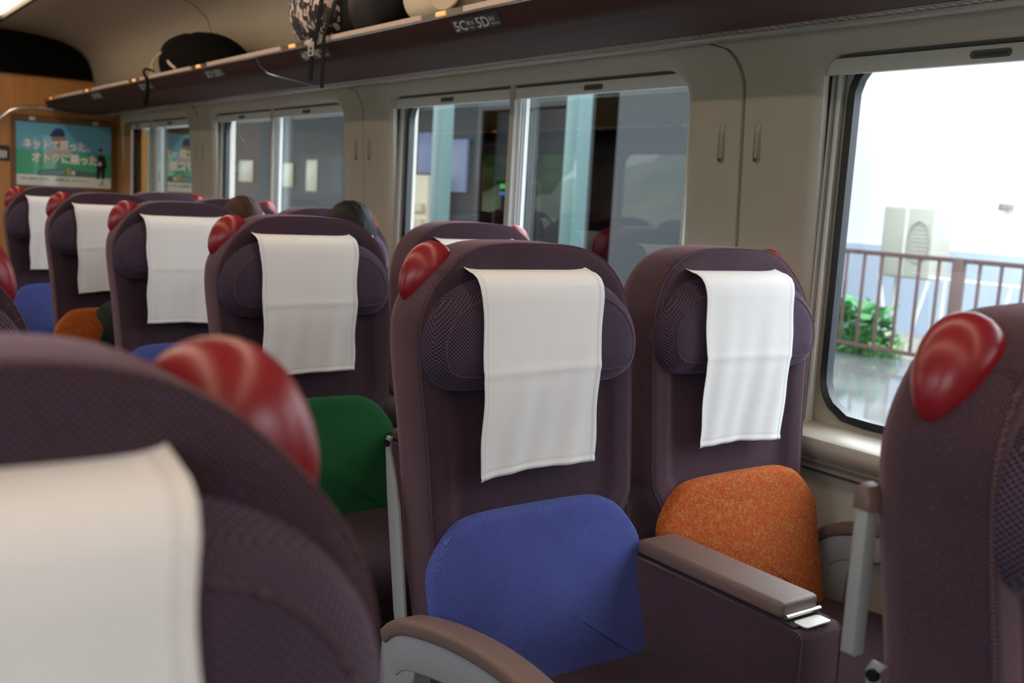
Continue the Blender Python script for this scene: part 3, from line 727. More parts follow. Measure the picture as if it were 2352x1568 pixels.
for row in (5, 4, 3, 2, 1, 6):
    for c in 'CDBA':
        kd = KIND[c]
        if kd not in proto: proto[kd] = t = build_seat(kd)
        else: t = copy_tree(proto[kd])
        t.location = (SEATX[c]-(.007 if (c, row) == ('B', 6) else 0), ROWY[row], 0)
        pc = PADC.get((c, row), cyc[(row+(1 if c == 'A' else 0)) % 3])
        pad = [x for x in children(t) if x.name.startswith('back_pad')][0]
        key = (kd, pc)
        if key not in padmesh:
            me = pad.data.copy(); me.materials[0] = PADM[pc]; padmesh[key] = me
        pad.data = padmesh[key]; pad['label'] = '%s fabric back pad' % pc
        side = {'C': 'aisle seat', 'D': 'window seat', 'B': 'aisle seat', 'A': 'window seat'}[c]
        if c in 'CD': lab = 'purple %s, %s%s' % (side, WHERE[row], ', %s back pad' % pc if (c, row) in (('C', 5), ('D', 5), ('C', 4), ('C', 3), ('C', 2), ('C', 1)) else '')
        else: lab = 'purple %s across the aisle, in line with the seats %s' % (side, WHERE[row])
        if (c, row) == ('B', 6): lab = 'large blurred purple seat at the lower left, right in front of the camera'
        if (c, row) == ('C', 6): lab = 'blurred purple seat cut off by the right edge of the photo'
        if (c, row) == ('B', 5): lab = 'purple seat at the left edge of the photo, only its red handle and shoulder showing'
        tag(t, lab, 'train seat', 'reclining seats of the carriage'); SEATS[(c, row)] = t
for nm in ('grab_handle', 'side_plate', 'outer_armrest', 'head_pillow'):
    pass
for (c, row), t in SEATS.items():               # the plate shows only on the nearer seats
    if row < 5:
        for ch in children(t):
            if ch.name.startswith('side_plate'):
                for g in children(ch): bpy.data.objects.remove(g)
                bpy.data.objects.remove(ch)
for o in bpy.data.objects:
    if o.name.startswith('grab_handle'): o['label'] = 'glossy red grab handle'
    if o.name.startswith('side_plate'): o['label'] = 'grey side plate with bolt'

# folded-up arm on the near right-hand seat
t = SEATS[('C', 6)]
A = empty('folded_arm', (0, 0, 0)); A.parent = t
MB().prism([(.132, .80), (.148, .80), (.148, .945), (.144, .952), (.132, .945)], -.238, -.218, 'x', .004).build('arm_beam', GREYP, A)
MB().prism([(.130, .944), (.150, .944), (.149, .960), (.144, .970), (.135, .968), (.130, .956)], -.240, -.216, 'x', .004).build('arm_tip', LEATH, A)

# centre arm consoles
def console():
    t = empty('centre_armrest', (0, 0, 0))
    pr = [(-.445, .300), (-.452, .45), (-.450, .560), (-.440, .570), (-.10, .572), (.02, .565), (.03, .30)]
    body = MB().prism(pr, -.050, .050, 'x', .005).build('console', PURP, t)
    for s in (-1, 1):
        MB().tube([(s*.0485, .0, .569), (s*.0485, -.10, .5705), (s*.0485, -.441, .5685), (s*.0485, -.4505, .558), (s*.0485, -.4505, .45), (s*.0485, -.444, .31)], .0016, 6).build('piping', PIPE, body)
    MB().box(-.044, .044, -.43, .0, .5715, .5745, .001).build('top_plate', mat('dark_cloth_top', (.02, .012, .02), .9), t)
    bm = bmesh.new(); bmesh.ops.create_cube(bm, size=1)
    for v in bm.verts:
        k = .047 if v.co.y > 0 else .0455
        v.co = Vector((v.co.x*2*k, -.232+v.co.y*.342, .5895+v.co.z*.028))
    bmesh.ops.bevel(bm, geom=list(bm.edges), offset=.008, segments=4, profile=.5, affect='EDGES')
    mb = MB(); mb.frombm(bm); mb.build('arm_pad', LEATH, t)
    mb = MB().box(-.040, .040, -.4085, -.400, .5745, .584, .001); mb.tube([(-.042, -.409, .582), (.042, -.409, .582)], .0042, 10)
    mb.build('hinge', STEEL, t)
    MB().prism(rrect(-.032, .030, -.4435, -.4155, .006), .5740, .5762, 'z').build('label_plate', mat('pale_plate', (.60, .60, .58), .3), t)
    return t
cp = None
for row in (5, 4, 3, 2, 1, 6):
    for x, sd in ((1.317, 'right'), (-.236, 'left')):
        if cp is None: cp = t = console()
        else: t = copy_tree(cp)
        t.location = (x, ROWY[row], 0)
        tag(t, ('purple upholstered armrest console with brown pad %s' % {5: 'between the blue and orange seats', 4: 'behind the blue seat, beside the green one', 6: 'between the two seats at the right edge'}.get(row, 'between the pair %s' % WHERE[row])) if sd == 'right'
            else 'armrest console across the aisle, in line with the seats %s' % WHERE[row], 'armrest', 'centre armrests between paired seats')

# ------------------------------------------------------------------ white headrest covers
def cover_mesh(seed, dt=0.):
    rnd = random.Random(seed); ph = [rnd.uniform(0, 6.28) for _ in range(8)]; am = [rnd.uniform(.6, 1.2) for _ in range(4)]
    path = [(.052, 1.094), (.036, 1.0955), (.018, 1.0955), (.002, 1.0925), (-.012, 1.086), (-.021, 1.074), (-.0255, 1.055), (-.0285, 1.02), (-.0315, .98), (-.034, .94), (-.0345, .90), (-.0330, .86), (-.0310, .82), (-.030, .78), (-.0295, .753)]
    nx, ny = 44, 72
    P = [Vector((0, a, b)) for a, b in path]; L = [0]
    for a, b in zip(P, P[1:]): L.append(L[-1]+(b-a).length)
    def at(s):
        j = 0
        while j < len(L)-2 and L[j+1] < s: j += 1
        return P[j].lerp(P[j+1], (s-L[j])/(L[j+1]-L[j]))
    v = []; tilt = rnd.uniform(-.006, .016)+dt
    for j in range(ny+1):
        q = j/ny; s = L[-1]*q
        for i in range(nx+1):
            p_ = i/nx*2-1; hw = .131-.006*min(1, max(0, (q-.1)/.4))
            s2 = min(L[-1]*.9999, s*(1-.010*(1-abs(p_))*q)); c = at(s2)
            sag = max(0, (q-.18)/.82)
            edge = .0022*am[0]*math.sin(q*19+ph[0]+(2 if p_ > 0 else 0))*abs(p_)**3*min(1, q*4)
            x = p_*hw+edge+tilt*.25*sag-.015
            fold = (.0030*am[1]*math.sin(p_*5.2+ph[1]+q*1.3) + .0016*math.sin(p_*13+ph[2]+q*5) + .0022*am[2]*math.sin(p_*2.2+q*8+ph[3]))*sag
            fold += .0022*math.exp(-((q-.56)/.018)**2)*am[3]                      # the pressed crease
            lift = .010*max(0, 1-q/.09)*abs(p_)**10
            z = c.z+lift+(tilt*p_*q*.8)
            # below the pillow the cloth hangs free; keep it in front of the backrest
            v.append((x, c.y-.0035-fold-.0015*(abs(p_) > .97)-(.002 if q > .975 else 0)-(.010*abs(p_)**8*sag*(p_ < 0)), z))
    f = [[j*(nx+1)+i, j*(nx+1)+i+1, (j+1)*(nx+1)+i+1, (j+1)*(nx+1)+i] for j in range(ny) for i in range(nx)]
    me = bpy.data.meshes.new('headrest_cover'); me.from_pydata(v, [], f); me.update(); me.shade_smooth()
    me.materials.append(CLOTH); me.materials.append(HEM)
    for k, pg in enumerate(me.polygons):
        i = k % nx; j = k//nx
        if i in (1, nx-2) or j == ny-3: pg.material_index = 1
    return me
CM = [cover_mesh(k, d) for k, d in ((3, -.0065), (11, 0), (5, 0), (21, 0))]
for row in (5, 4, 3, 2, 1, 6):
    for c in 'CDBA':
        me = CM[{'C': 0, 'D': 1, 'B': 2, 'A': 3}[c]] if row in (5, 6) else CM[(row*2+ord(c)) % 4]
        o = bpy.data.objects.new('headrest_cover', me); COL.objects.link(o); o.location = (SEATX[c], ROWY[row], 0)
        md = o.modifiers.new('thickness', 'SOLIDIFY'); md.thickness = .0012; md.offset = 0
        st = {'C': 'aisle seat', 'D': 'window seat', 'B': 'aisle seat', 'A': 'window seat'}[c]
        lab = ('white headrest cover on the %s %s' if c in 'CD' else 'white headrest cover on the %s over the aisle, in line with the %s') % (st, WHERE[row] if c in 'CD' else {5: '5C plate', 4: '4C plate', 3: '3C plate', 2: '2C plate', 1: 'front row', 6: 'camera'}[row])
        sp = {('C', 5): 'white cotton headrest cover on the seat with the blue back pad, in sharp focus', ('D', 5): 'white cotton headrest cover on the seat with the orange squiggle pad', ('C', 4): 'white cotton headrest cover above the green back pad', ('B', 6): 'large blurred headrest cover at the lower left corner'}
        tag(o, sp.get((c, row), lab), 'headrest cover', 'white headrest covers')

# ================================================================== PEOPLE
def skin_mesh(name, V, Eg, R, m, parent=None, sub=2, root=0, remesh=None, extra=None):
    me = bpy.data.meshes.new(name); me.from_pydata(V, Eg, []); o = bpy.data.objects.new(name, me); COL.objects.link(o)
    sk = o.modifiers.new('s', 'SKIN'); sk.use_smooth_shade = True
    for i, r in enumerate(R):
        rr = r if isinstance(r, tuple) else (r, r)
        me.skin_vertices[0].data[i].radius = rr; me.skin_vertices[0].data[i].use_root = (i == root)
    sb = o.modifiers.new('u', 'SUBSURF'); sb.levels = sub; sb.render_levels = sub
    dg = bpy.context.evaluated_depsgraph_get(); nm = bpy.data.meshes.new_from_object(o.evaluated_get(dg)); bpy.data.objects.remove(o)
    if extra:
        bm = bmesh.new(); bm.from_mesh(nm)
        for (c, r, M_) in extra:
            b2 = bmesh.new(); bmesh.ops.create_uvsphere(b2, u_segments=24, v_segments=16, radius=1)
            b2.transform(Matrix.Translation(c) @ (M_ or Matrix.Identity(4)) @ Matrix.Diagonal((*r, 1)))
            tm = bpy.data.meshes.new('x'); b2.to_mesh(tm); b2.free(); bm.from_mesh(tm); bpy.data.meshes.remove(tm)
        bm.to_mesh(nm); bm.free()
    if remesh:
        o2 = bpy.data.objects.new('r', nm); COL.objects.link(o2); r = o2.modifiers.new('r', 'REMESH'); r.mode = 'VOXEL'; r.voxel_size = remesh; r.use_smooth_shade = True
        sm = o2.modifiers.new('sm', 'SMOOTH'); sm.iterations = 3; sm.factor = .5
        dg = bpy.context.evaluated_depsgraph_get(); n2 = bpy.data.meshes.new_from_object(o2.evaluated_get(dg)); bpy.data.objects.remove(o2); nm = n2
    nm.materials.clear(); nm.materials.append(m); nm.shade_smooth()
    o = bpy.data.objects.new(name, nm); COL.objects.link(o)
    if parent: o.parent = parent
    return o
SKINM = mat('skin', (.55, .34, .25), .55)
def person(loc, face, height_head_top, pose, hairc, topc, botc, label, hat=None, rz=0., group=None, hairline=.03):
    """local frame: faces -Y; pose 'sit' or 'stand'; z=0 at the feet"""
    t = empty('person', loc, label, 'person', group, rz)
    H = height_head_top; hz = H-.115            # head centre
    nk = hz-.15; shd = nk-.05
    if pose == 'sit': hip = .46; hy = -.0; knee = [(-.10, -.42, .48), (.10, -.42, .48)]; ft = [(-.10, -.40, .06), (.10, -.40, .06)]; toe = [(-.10, -.54, .03), (.10, -.54, .03)]
    else: hip = H*.52; hy = 0; knee = [(-.09, -.01, H*.28), (.09, -.02, H*.28)]; ft = [(-.09, .03, .06), (.09, .02, .06)]; toe = [(-.09, -.12, .03), (.10, -.12, .03)]
    sw = .17
    if pose == 'sit': el_ = [(-.21, -.04, hip+.16), (.21, -.04, hip+.16)]; wr = [(-.13, -.25, hip+.10), (.13, -.25, hip+.10)]
    else: el_ = [(-.23, .02, shd-.27), (.23, .0, shd-.27)]; wr = [(-.23, -.06, shd-.50), (.20, -.20, shd-.34)]
    V = [(0, hy, hip), (0, hy-.0, hip+.16), (0, .01, shd-.10), (0, .0, shd), (0, -.01, nk+.03), (0, -.02, hz-.03)]
    R = [(.13, .10), (.125, .095), (.14, .10), (.09, .075), (.052, .052), (.05, .06)]; E_ = [(0, 1), (1, 2), (2, 3), (3, 4), (4, 5)]
    def ad(p, r, frm): V.append(p); R.append(r); E_.append((frm, len(V)-1)); return len(V)-1
    for i, s in ((0, -1), (1, 1)):
        a = ad((s*sw, .0, shd-.03), .052, 3); b = ad(el_[i], .038, a); c = ad(wr[i], .026, b)
        d = Vector(wr[i])-Vector(el_[i]); d.normalize(); pm = Vector(wr[i])+d*.05; e = ad(tuple(pm), (.034, .018), c)
        h = ad((s*.085, hy, hip-.02), .082, 0); k = ad(knee[i], .054, h); f2 = ad(ft[i], .036, k); ad(toe[i], (.034, .024), f2)
        side = d.cross(Vector((0, 0, 1))).normalized()
        for q in range(4):                     # fingers
            o_ = side*(q-1.5)*.018; L = (.062, .072, .068, .054)[q]
            f1 = ad(tuple(pm+o_+d*.03), .009, e); f3 = ad(tuple(pm+o_+d*(.03+L*.55)+Vector((0, 0, -.008))), .0085, f1); ad(tuple(pm+o_+d*(.03+L*.85)+Vector((0, 0, -.03))), .008, f3)
        th = ad(tuple(Vector(wr[i])+d*.03+side*.035*s*-1+Vector((0, 0, -.005))), .010, c); ad(tuple(Vector(wr[i])+d*.07+side*.05*s*-1+Vector((0, 0, -.018))), .0085, th)
    hd = [((0, -.005, hz+.02), (.075, .095, .10), None), ((0, -.035, hz-.045), (.058, .062, .065), None), ((0, -.10, hz-.012), (.012, .018, .020), None), ((0, -.090, hz-.05), (.025, .012, .009), None),
          ((-.076, .0, hz-.005), (.012, .020, .030), None), ((.076, .0, hz-.005), (.012, .020, .030), None), ((0, -.078, hz-.082), (.022, .018, .016), None)]
    body = skin_mesh('body', V, E_, R, SKINM, t, 2, 0, .009, hd)
    for s in (-1, 1):
        MB().ell((s*.030, -.086, hz+.008), (.013, .008, .009)).build('eye', mat('eye_white', (.6, .58, .55), .3), t)
        MB().ell((s*.030, -.0925, hz+.008), (.006, .004, .006)).build('iris', mat('iris_dark', (.01, .008, .006), .2), t)
    MB().ell((0, -.1005, hz-.052), (.022, .004, .006)).build('lips', mat('lips', (.35, .12, .10), .5), t)
    # hair cap: follows the skull, leaving the face free
    bm = bmesh.new(); bmesh.ops.create_uvsphere(bm, u_segments=40, v_segments=26, radius=1)
    rnd = random.Random(int(H*1000))
    for v in bm.verts:
        n = v.co.copy(); r = 1+.018*math.sin(n.x*23+n.z*7)+.012*math.sin(n.y*31+n.x*11)
        v.co = Vector((n.x*.086*r, .004+n.y*.104*r, n.z*.105*r))
    dele = [v for v in bm.verts if (v.co.y < -.05 and v.co.z < hairline) or v.co.z < -.075]
    bmesh.ops.delete(bm, geom=dele, context='VERTS'); bm.transform(Matrix.Translation((0, 0, hz+.022)))
    mb = MB(); mb.frombm(bm); hr = mb.build('hair', hairc, t); md = hr.modifiers.new('th', 'SOLIDIFY'); md.thickness = .012
    # clothing: top with sleeves, trousers, shoes
    Vt = [V[0], V[1], V[2], V[3], (0, -.005, nk+.0)]; Rt = [(.150, .118), (.142, .112), (.158, .118), (.11, .09), (.062, .060)]; Et = [(0, 1), (1, 2), (2, 3), (3, 4)]
    for i, s in ((0, -1), (1, 1)):
        n = len(Vt); Vt += [(s*sw, .0, shd-.03), el_[i], tuple(Vector(el_[i]).lerp(Vector(wr[i]), .9))]; Rt += [.066, .052, .038]; Et += [(3, n), (n, n+1), (n+1, n+2)]
    skin_mesh('shirt', Vt, Et, Rt, topc, t, 2)
    Vb = [(0, hy, hip+.03)]; Rb = [(.155, .122)]; Eb = []
    for i, s in ((0, -1), (1, 1)):
        n = len(Vb); Vb += [(s*.085, hy, hip-.03), knee[i], (ft[i][0], ft[i][1], .10)]; Rb += [.096, .068, .052]; Eb += [(0, n), (n, n+1), (n+1, n+2)]
    skin_mesh('trousers', Vb, Eb, Rb, botc, t, 2)
    for i in (0, 1): skin_mesh('shoe', [ft[i], tuple((Vector(ft[i])+Vector(toe[i]))/2-Vector((0, 0, .0))), toe[i]], [(0, 1), (1, 2)], [.045, (.042, .036), (.04, .028)], mat('shoe_black', (.01, .01, .01), .4), t, 2)
    if hat:
        bm = bmesh.new(); bmesh.ops.create_uvsphere(bm, u_segments=32, v_segments=18, radius=1)
        bmesh.ops.delete(bm, geom=[v for v in bm.verts if v.co.z < -.12], context='VERTS')
        bm.transform(Matrix.Translation((0, .0, hz+.035)) @ Matrix.Diagonal((.105, .125, .115, 1)))
        mb = MB(); mb.frombm(bm); mb.loft([[(math.cos(a)*.10*k, -.05+math.sin(a)*.14*k, hz+.03) for a in [math.radians(200+q*14) for q in range(11)]] for k in (.9, 1.15)], False, False)
        mb.build('cap', hat, t).modifiers.new('th', 'SOLIDIFY').thickness = .004
    return t
BLKH = mat('black_hair', (.004, .0035, .0035), .6, spec=.25, bump=.3, bscale=120); BRNH = mat('brown_hair', (.050, .016, .006), .6, spec=.25, bump=.3, bscale=120)
person((1.565, 3.17, 0), 0, 1.165, 'sit', BLKH, mat('navy_shirt', (.02, .025, .05), .8), mat('dark_trousers', (.02, .02, .022), .8), 'seated passenger, only black hair showing above the green-padded seat', hairline=-.045)
person((1.555, 4.16, 0), 0, 1.150, 'sit', BRNH, mat('beige_shirt', (.35, .30, .24), .8), mat('dark_trousers', (.02, .02, .022), .8), 'seated passenger with brown hair, farther along than the black-haired one', hairline=-.045)
PLZ = -.20                                        # platform surface
person((3.28, 11.72, PLZ), 0, 1.615, 'stand', BLKH, mat('white_shirt', (.6, .62, .65), .8), mat('dark_trousers', (.02, .02, .022), .8), 'person in a white cap and white shirt outside the farthest window', hat=mat('white_cap', (.75, .76, .78), .6))

# dark jacket lying on the seat with the farther orange pad
mb = MB(); rg = []
for k in range(13):
    a = k/12; rg.append([(.975+.25*a+.012*math.sin(q*2.+a*5), ROWY[2]-.115-.055*abs(math.cos(q/16*math.pi*2))-.012*math.sin(a*9+q), .585+.145*math.sin(q/16*math.pi*2)*(.78+.22*math.sin(a*3.14))+.012*math.sin(a*11)) for q in range(16)])
tag(mb.loft(rg).build('jacket', mat('dark_green_cloth', (.014, .020, .019), .9)), 'dark green-grey jacket bundled against the farther orange back pad', 'jacket')

# ================================================================== LUGGAGE ON THE RACK
RT = Z(.468)
def bag_blob(cx, cy, cz, rx, ry, rz_, p=2.6, wob=.02, seed=1, n=40, m_=22, skew=0.):
    rnd = random.Random(seed); ph = [rnd.uniform(0, 6) for _ in range(4)]; rings = []
    for j in range(m_+1):
        a = -math.pi/2+math.pi*j/m_; ring = []
        for i in range(n):
            b = 2*math.pi*i/n
            def sp(c, e): return math.copysign(abs(c)**e, c)
            e = 2/p; x = sp(math.cos(a), e)*sp(math.cos(b), e); y = sp(math.cos(a), e)*sp(math.sin(b), e); z = sp(math.sin(a), e)
            k = 1+wob*math.sin(3*b+ph[0]+z*3)+wob*.6*math.sin(7*b+ph[1]+z*6)
            ring.append((cx+x*rx*k, cy+y*ry*k+skew*z*ry, max(RT+.001, cz+z*rz_*k)))
        rings.append(ring)
    return MB().loft(rings)
# patterned backpack
def mottled():
    m = bpy.data.materials.new('mottled_print'); m.use_nodes = True; n, l = nt(m); b = n['Principled BSDF']
    tc = n.new('ShaderNodeTexCoord'); v = n.new('ShaderNodeTexVoronoi'); v.inputs['Scale'].default_value = 55; nz = n.new('ShaderNodeTexNoise'); nz.inputs['Scale'].default_value = 30
    ad = n.new('ShaderNodeMixRGB'); ad.inputs[0].default_value = .06; l.new(tc.outputs['Object'], ad.inputs[1]); l.new(nz.outputs[1], ad.inputs[2]); l.new(tc.outputs['Object'], nz.inputs['Vector'])
    l.new(ad.outputs[0], v.inputs['Vector']); r = n.new('ShaderNodeValToRGB'); r.color_ramp.interpolation = 'CONSTANT'
    r.color_ramp.elements[0].color = (.02, .016, .02, 1); r.color_ramp.elements[1].position = .40; r.color_ramp.elements[1].color = (.62, .50, .45, 1)
    e = r.color_ramp.elements.new(.55); e.color = (.10, .075, .08, 1); e = r.color_ramp.elements.new(.68); e.color = (.70, .60, .56, 1); e = r.color_ramp.elements.new(.85); e.color = (.03, .025, .03, 1)
    sp = n.new('ShaderNodeSeparateColor'); l.new(v.outputs['Color'], sp.inputs[0]); l.new(sp.outputs[0], r.inputs[0]); l.new(r.outputs[0], b.inputs['Base Color']); b.inputs['Roughness'].default_value = .8
    return m
BLKF = mat('black_nylon', (.005, .005, .006), .6, spec=.25); WEB = mat('black_webbing', (.004, .0035, .0035), .85, spec=.15)
t = empty('backpack', (1.60, 3.10, RT), 'black backpack with mottled white print pocket and dangling straps on the rack', 'backpack')
def TP(o, tt=None):
    tt = tt or t; o.parent = tt; o.matrix_parent_inverse = Matrix.Translation(-Vector(tt.location)); return o
TP(bag_blob(1.575, 3.10, RT+.14, .12, .32, .145, 3., .012, 2).build('main_bag', BLKF))
TP(bag_blob(1.475, 3.25, RT+.14, .085, .185, .14, 2.4, .03, 5).build('printed_pocket', mottled()))
TP(bag_blob(1.52, 2.87, RT+.15, .10, .145, .17, 3., .02, 8).build('side_pocket', mat('black_leather', (.006, .005, .005), .45, spec=.25)))
def strap(pts, wd, th, name, m, tt=None):
    P_ = chaikin(pts, 2, False); rg = []
    for i, p in enumerate(P_):
        p = Vector(p); a = Vector(P_[max(0, i-1)]); b = Vector(P_[min(len(P_)-1, i+1)]); d = (b-a).normalized(); w_ = Vector((0, 1, 0)); w_ = (w_-d*w_.dot(d)).normalized(); n_ = d.cross(w_)
        rg.append([p+w_*wd/2+n_*th/2, p-w_*wd/2+n_*th/2, p-w_*wd/2-n_*th/2, p+w_*wd/2-n_*th/2])
    return TP(MB().loft(rg).build(name, m, smooth=False), tt)
strap([(1.400, 3.05, RT+.24), (1.388, 3.055, RT+.15), (1.386, 3.085, RT+.03), (1.388, 3.12, RT-.035)], .029, .003, 'strap', WEB)
strap([(1.388, 3.130, Z(.418)), (1.390, 3.138, Z(.37)), (1.390, 3.142, Z(.333))], .029, .003, 'strap', WEB)
strap([(1.412, 2.955, RT+.22), (1.392, 2.95, RT+.11), (1.384, 3.035, RT+.01), (1.388, 3.046, RT-.09), (1.390, 3.052, Z(.305))], .023, .003, 'strap', mat('brown_black_webbing', (.010, .007, .006), .85, spec=.15))
mb = MB(); bc = Vector((1.384, 3.128, Z(.430)))
for dy in (-.016, .016): mb.box(bc.x-.003, bc.x+.003, bc.y+dy-.003, bc.y+dy+.003, bc.z-.020, bc.z+.022, .001, 1)
for dz in (-.020, -.005, .007): mb.box(bc.x-.003, bc.x+.003, bc.y-.018, bc.y+.018, bc.z+dz-.002, bc.z+dz+.002, .001, 1)
mb.box(bc.x-.003, bc.x+.003, bc.y-.006, bc.y+.006, bc.z+.005, bc.z+.034, .001, 1)
TP(mb.build('buckle', mat('pale_buckle', (.45, .42, .38), .4)))
# tote and hat
t = empty('tote_bag', (1.56, 2.50, RT), 'plain cream tote bag on the rack beside the backpack', 'bag')
TP(bag_blob(1.545, 2.495, RT+.150, .10, .205, .150, 4.5, .008, 4).build('bag_body', mat('cream_canvas', (.62, .55, .43), .8, bump=.3, bscale=200)))
strap([(1.47, 2.43, RT+.31), (1.49, 2.44, RT+.39), (1.49, 2.54, RT+.39), (1.47, 2.55, RT+.31)], .025, .004, 'bag_handle', mat('cream_webbing', (.55, .48, .38), .8))
t = empty('sun_hat', (1.43, 2.385, RT+.11), 'round cream sun hat leaning on the tote bag at the edge of the rack', 'hat')
mb = MB(); rg = []
for (r, d) in ((.113, .0), (.110, .004), (.085, .006), (.070, .006), (.064, -.010), (.058, -.012)):
    rg.append([(1.430-d*.95, 2.385+r*math.cos(a)+d*.1, RT+.118+r*math.sin(a)) for a in [2*math.pi*k/40 for k in range(40)]])
mb.loft(rg, True, True)
TP(mb.build('hat_body', mat('straw_cream', (.55, .47, .34), .8, bump=.4, bscale=400)))
# black shoulder bag farther along
t = empty('shoulder_bag', (1.58, 4.68, RT), 'black dome-shaped bag with beige trim lying farther along the rack', 'bag')
TP(bag_blob(1.57, 4.72, RT+.035, .13, .48, .165, 2.2, .015, 12, skew=.42).build('bag_body', mat('black_felt', (.002, .002, .002), .95, spec=.05)))
BT = mat('beige_trim', (.38, .30, .20), .7)
strap([(1.475, 4.98, RT+.13), (1.435, 5.06, RT+.07), (1.428, 5.05, RT+.03), (1.415, 5.00, RT+.004)], .02, .006, 'trim_band', BT)
strap([(1.465, 4.93, RT+.095), (1.440, 4.83, RT+.05), (1.428, 4.68, RT+.012)], .012, .006, 'trim_band', BT)
pts = chaikin([(1.425, 5.00, RT+.02), (1.402, 5.06, RT+.035), (1.390, 5.05, RT+.012), (1.388, 4.97, RT-.02), (1.388, 4.96, RT-.08), (1.388, 5.00, RT-.135)], 2, False)
TP(MB().tube(pts, [.005+.007*min(1, i/20)**2 for i in range(len(pts))], 8).build('dangling_strap', WEB))

# ================================================================== OUTSIDE, RIGHT: PLATFORM
PR = PLZ
wet = noisy('wet_platform', (.10, .106, .11), (.20, .205, .21), 1.3, .42, 6, .35, .65, rlo=.02)
tag(MB().box(2.25, 9.3, -25, 70, PR-.6, PR).build('platform', wet, smooth=False), kind='structure')
tag(MB().box(2.25, 2.40, -25, 70, PR, PR+.004).build('platform_edge', mat('pale_edge', (.45, .45, .43), .6), smooth=False), kind='structure')
tag(MB().box(-60, 80, -80, 140, -1.6, -1.35).build('ground', noisy('gravel_ground', (.16, .15, .14), (.26, .25, .24), 3, .9), smooth=False), kind='structure')
# railing
RB = mat('brown_paint', (.085, .045, .042), .5)
t = empty('railing', (8.85, 3., PR), 'brown steel railing along the platform outside the nearest window', 'railing')
zt, zb = Z(-.33), Z(-1.315)
TP(MB().box(8.83, 8.87, -6, 8.4, zt-.045, zt, .006).build('top_rail', RB)); TP(MB().box(8.835, 8.865, -6, 8.4, zb, zb+.04, .004).build('bottom_rail', RB))
y = 8.85*.6013; ys_ = [y+.205*k for k in range(-30, 14)]
n_ = 0
for k in range(-30, 15):
    yy = y+.205*k
    if yy > 8.35 or yy < -5.5: continue
    if k % 8 == 0: TP(MB().box(8.815, 8.885, yy-.055, yy+.055, PR, zt-.02, .006).build('post', RB))
    else: TP(MB().box(8.838, 8.862, yy-.014, yy+.014, zb+.02, zt-.02, .003).build('baluster', RB))
# white building beyond the railing
t = empty('building', (13.2, 4, PR), 'overexposed white building behind the railing', 'building')
WB = mat('white_siding', (.80, .82, .84), .7); BB = mat('pale_blue_siding', (.42, .50, .62), .7)
TP(MB().box(11.6, 17, -8, 11, Z(-.35), Z(2.6)).build('upper_wall', WB, smooth=False)); TP(MB().box(11.55, 17, -8, 11, -1.35, Z(-.35)).build('lower_wall', BB, smooth=False))
TP(MB().prism([(11.2, Z(2.6)), (14.3, Z(3.7)), (17.4, Z(2.6))], -8.3, 11.2).build('roof', mat('pale_roof', (.45, .47, .50), .6), smooth=False))
for k in range(30):
    pass
# condenser on a stand
t = empty('air_conditioner', (10.0, 6.35, PR), 'beige outdoor air conditioner unit on a thin stand behind the railing', 'air conditioner')
ACM = mat('beige_metal', (.36, .355, .31), .5); ACL = mat('light_stand', (.62, .61, .54), .5)
ax0, ax1, ay0, ay1, az0, az1 = 9.95, 10.30, 10.05*.628, 10.05*.692, Z(-.64), Z(.14)
TP(MB().box(ax0, ax1, ay0, ay1, az0, az1, .03, 3).build('casing', ACM))
TP(MB().box(ax0-.006, ax0+.01, ay0+.33, ay0+.36, az0+.02, az1-.01, .003).build('casing_joint', mat('joint_pale', (.60, .60, .56), .5)))
mb = MB().tube([(ax0-.012, ay0+.17+.13*math.cos(a), az0+.40+.22*math.sin(a)) for a in [2*math.pi*k/28 for k in range(29)]], .008, 6)
for k in range(-4, 5): mb.tube([(ax0-.010, ay0+.05, az0+.40+k*.045), (ax0-.010, ay0+.29, az0+.40+k*.045)], .003, 5)
TP(mb.build('fan_grille', mat('grille_dark', (.25, .25, .23), .5)))
for s in (ay0+.02, ay1-.02):
    TP(MB().tube([(ax0+.02, s, az0), (ax0+.02, s+(.45 if s < ay0+.1 else -.45), -1.3)], .02, 6).build('stand_leg', ACL)); TP(MB().tube([(ax1-.02, s, az0), (ax1-.02, s, -1.3)], .02, 6).build('stand_leg', ACL))
TP(MB().tube([(ax0+.02, ay0-1.2, az0+.03), (ax0+.02, ay1, az0+.03)], .018, 6).build('stand_bar', ACL))
for yy in (ay0-.35, ay0-.9): TP(MB().tube([(ax0+.02, yy, az0+.03), (ax0+.02, yy+.35, -1.3)], .018, 6).build('stand_leg', ACL))
t = empty('wall_pipe', (11.5, 11.5*.56, Z(.2)), 'thin looped pipe with a dark cap high on the white building', 'pipe')
TP(MB().tube([(11.55, 6.75, Z(.17)), (11.50, 6.70, Z(.30)), (11.50, 6.60, Z(.42)), (11.50, 6.50, Z(.40)), (11.52, 6.47, Z(.2))], .015, 6).build('tube', mat('pipe_pale', (.55, .57, .58), .5)))
TP(MB().box(11.46, 11.56, 6.36, 6.50, Z(.16), Z(.24), .01).build('cap', mat('pipe_cap', (.20, .18, .14), .5)))
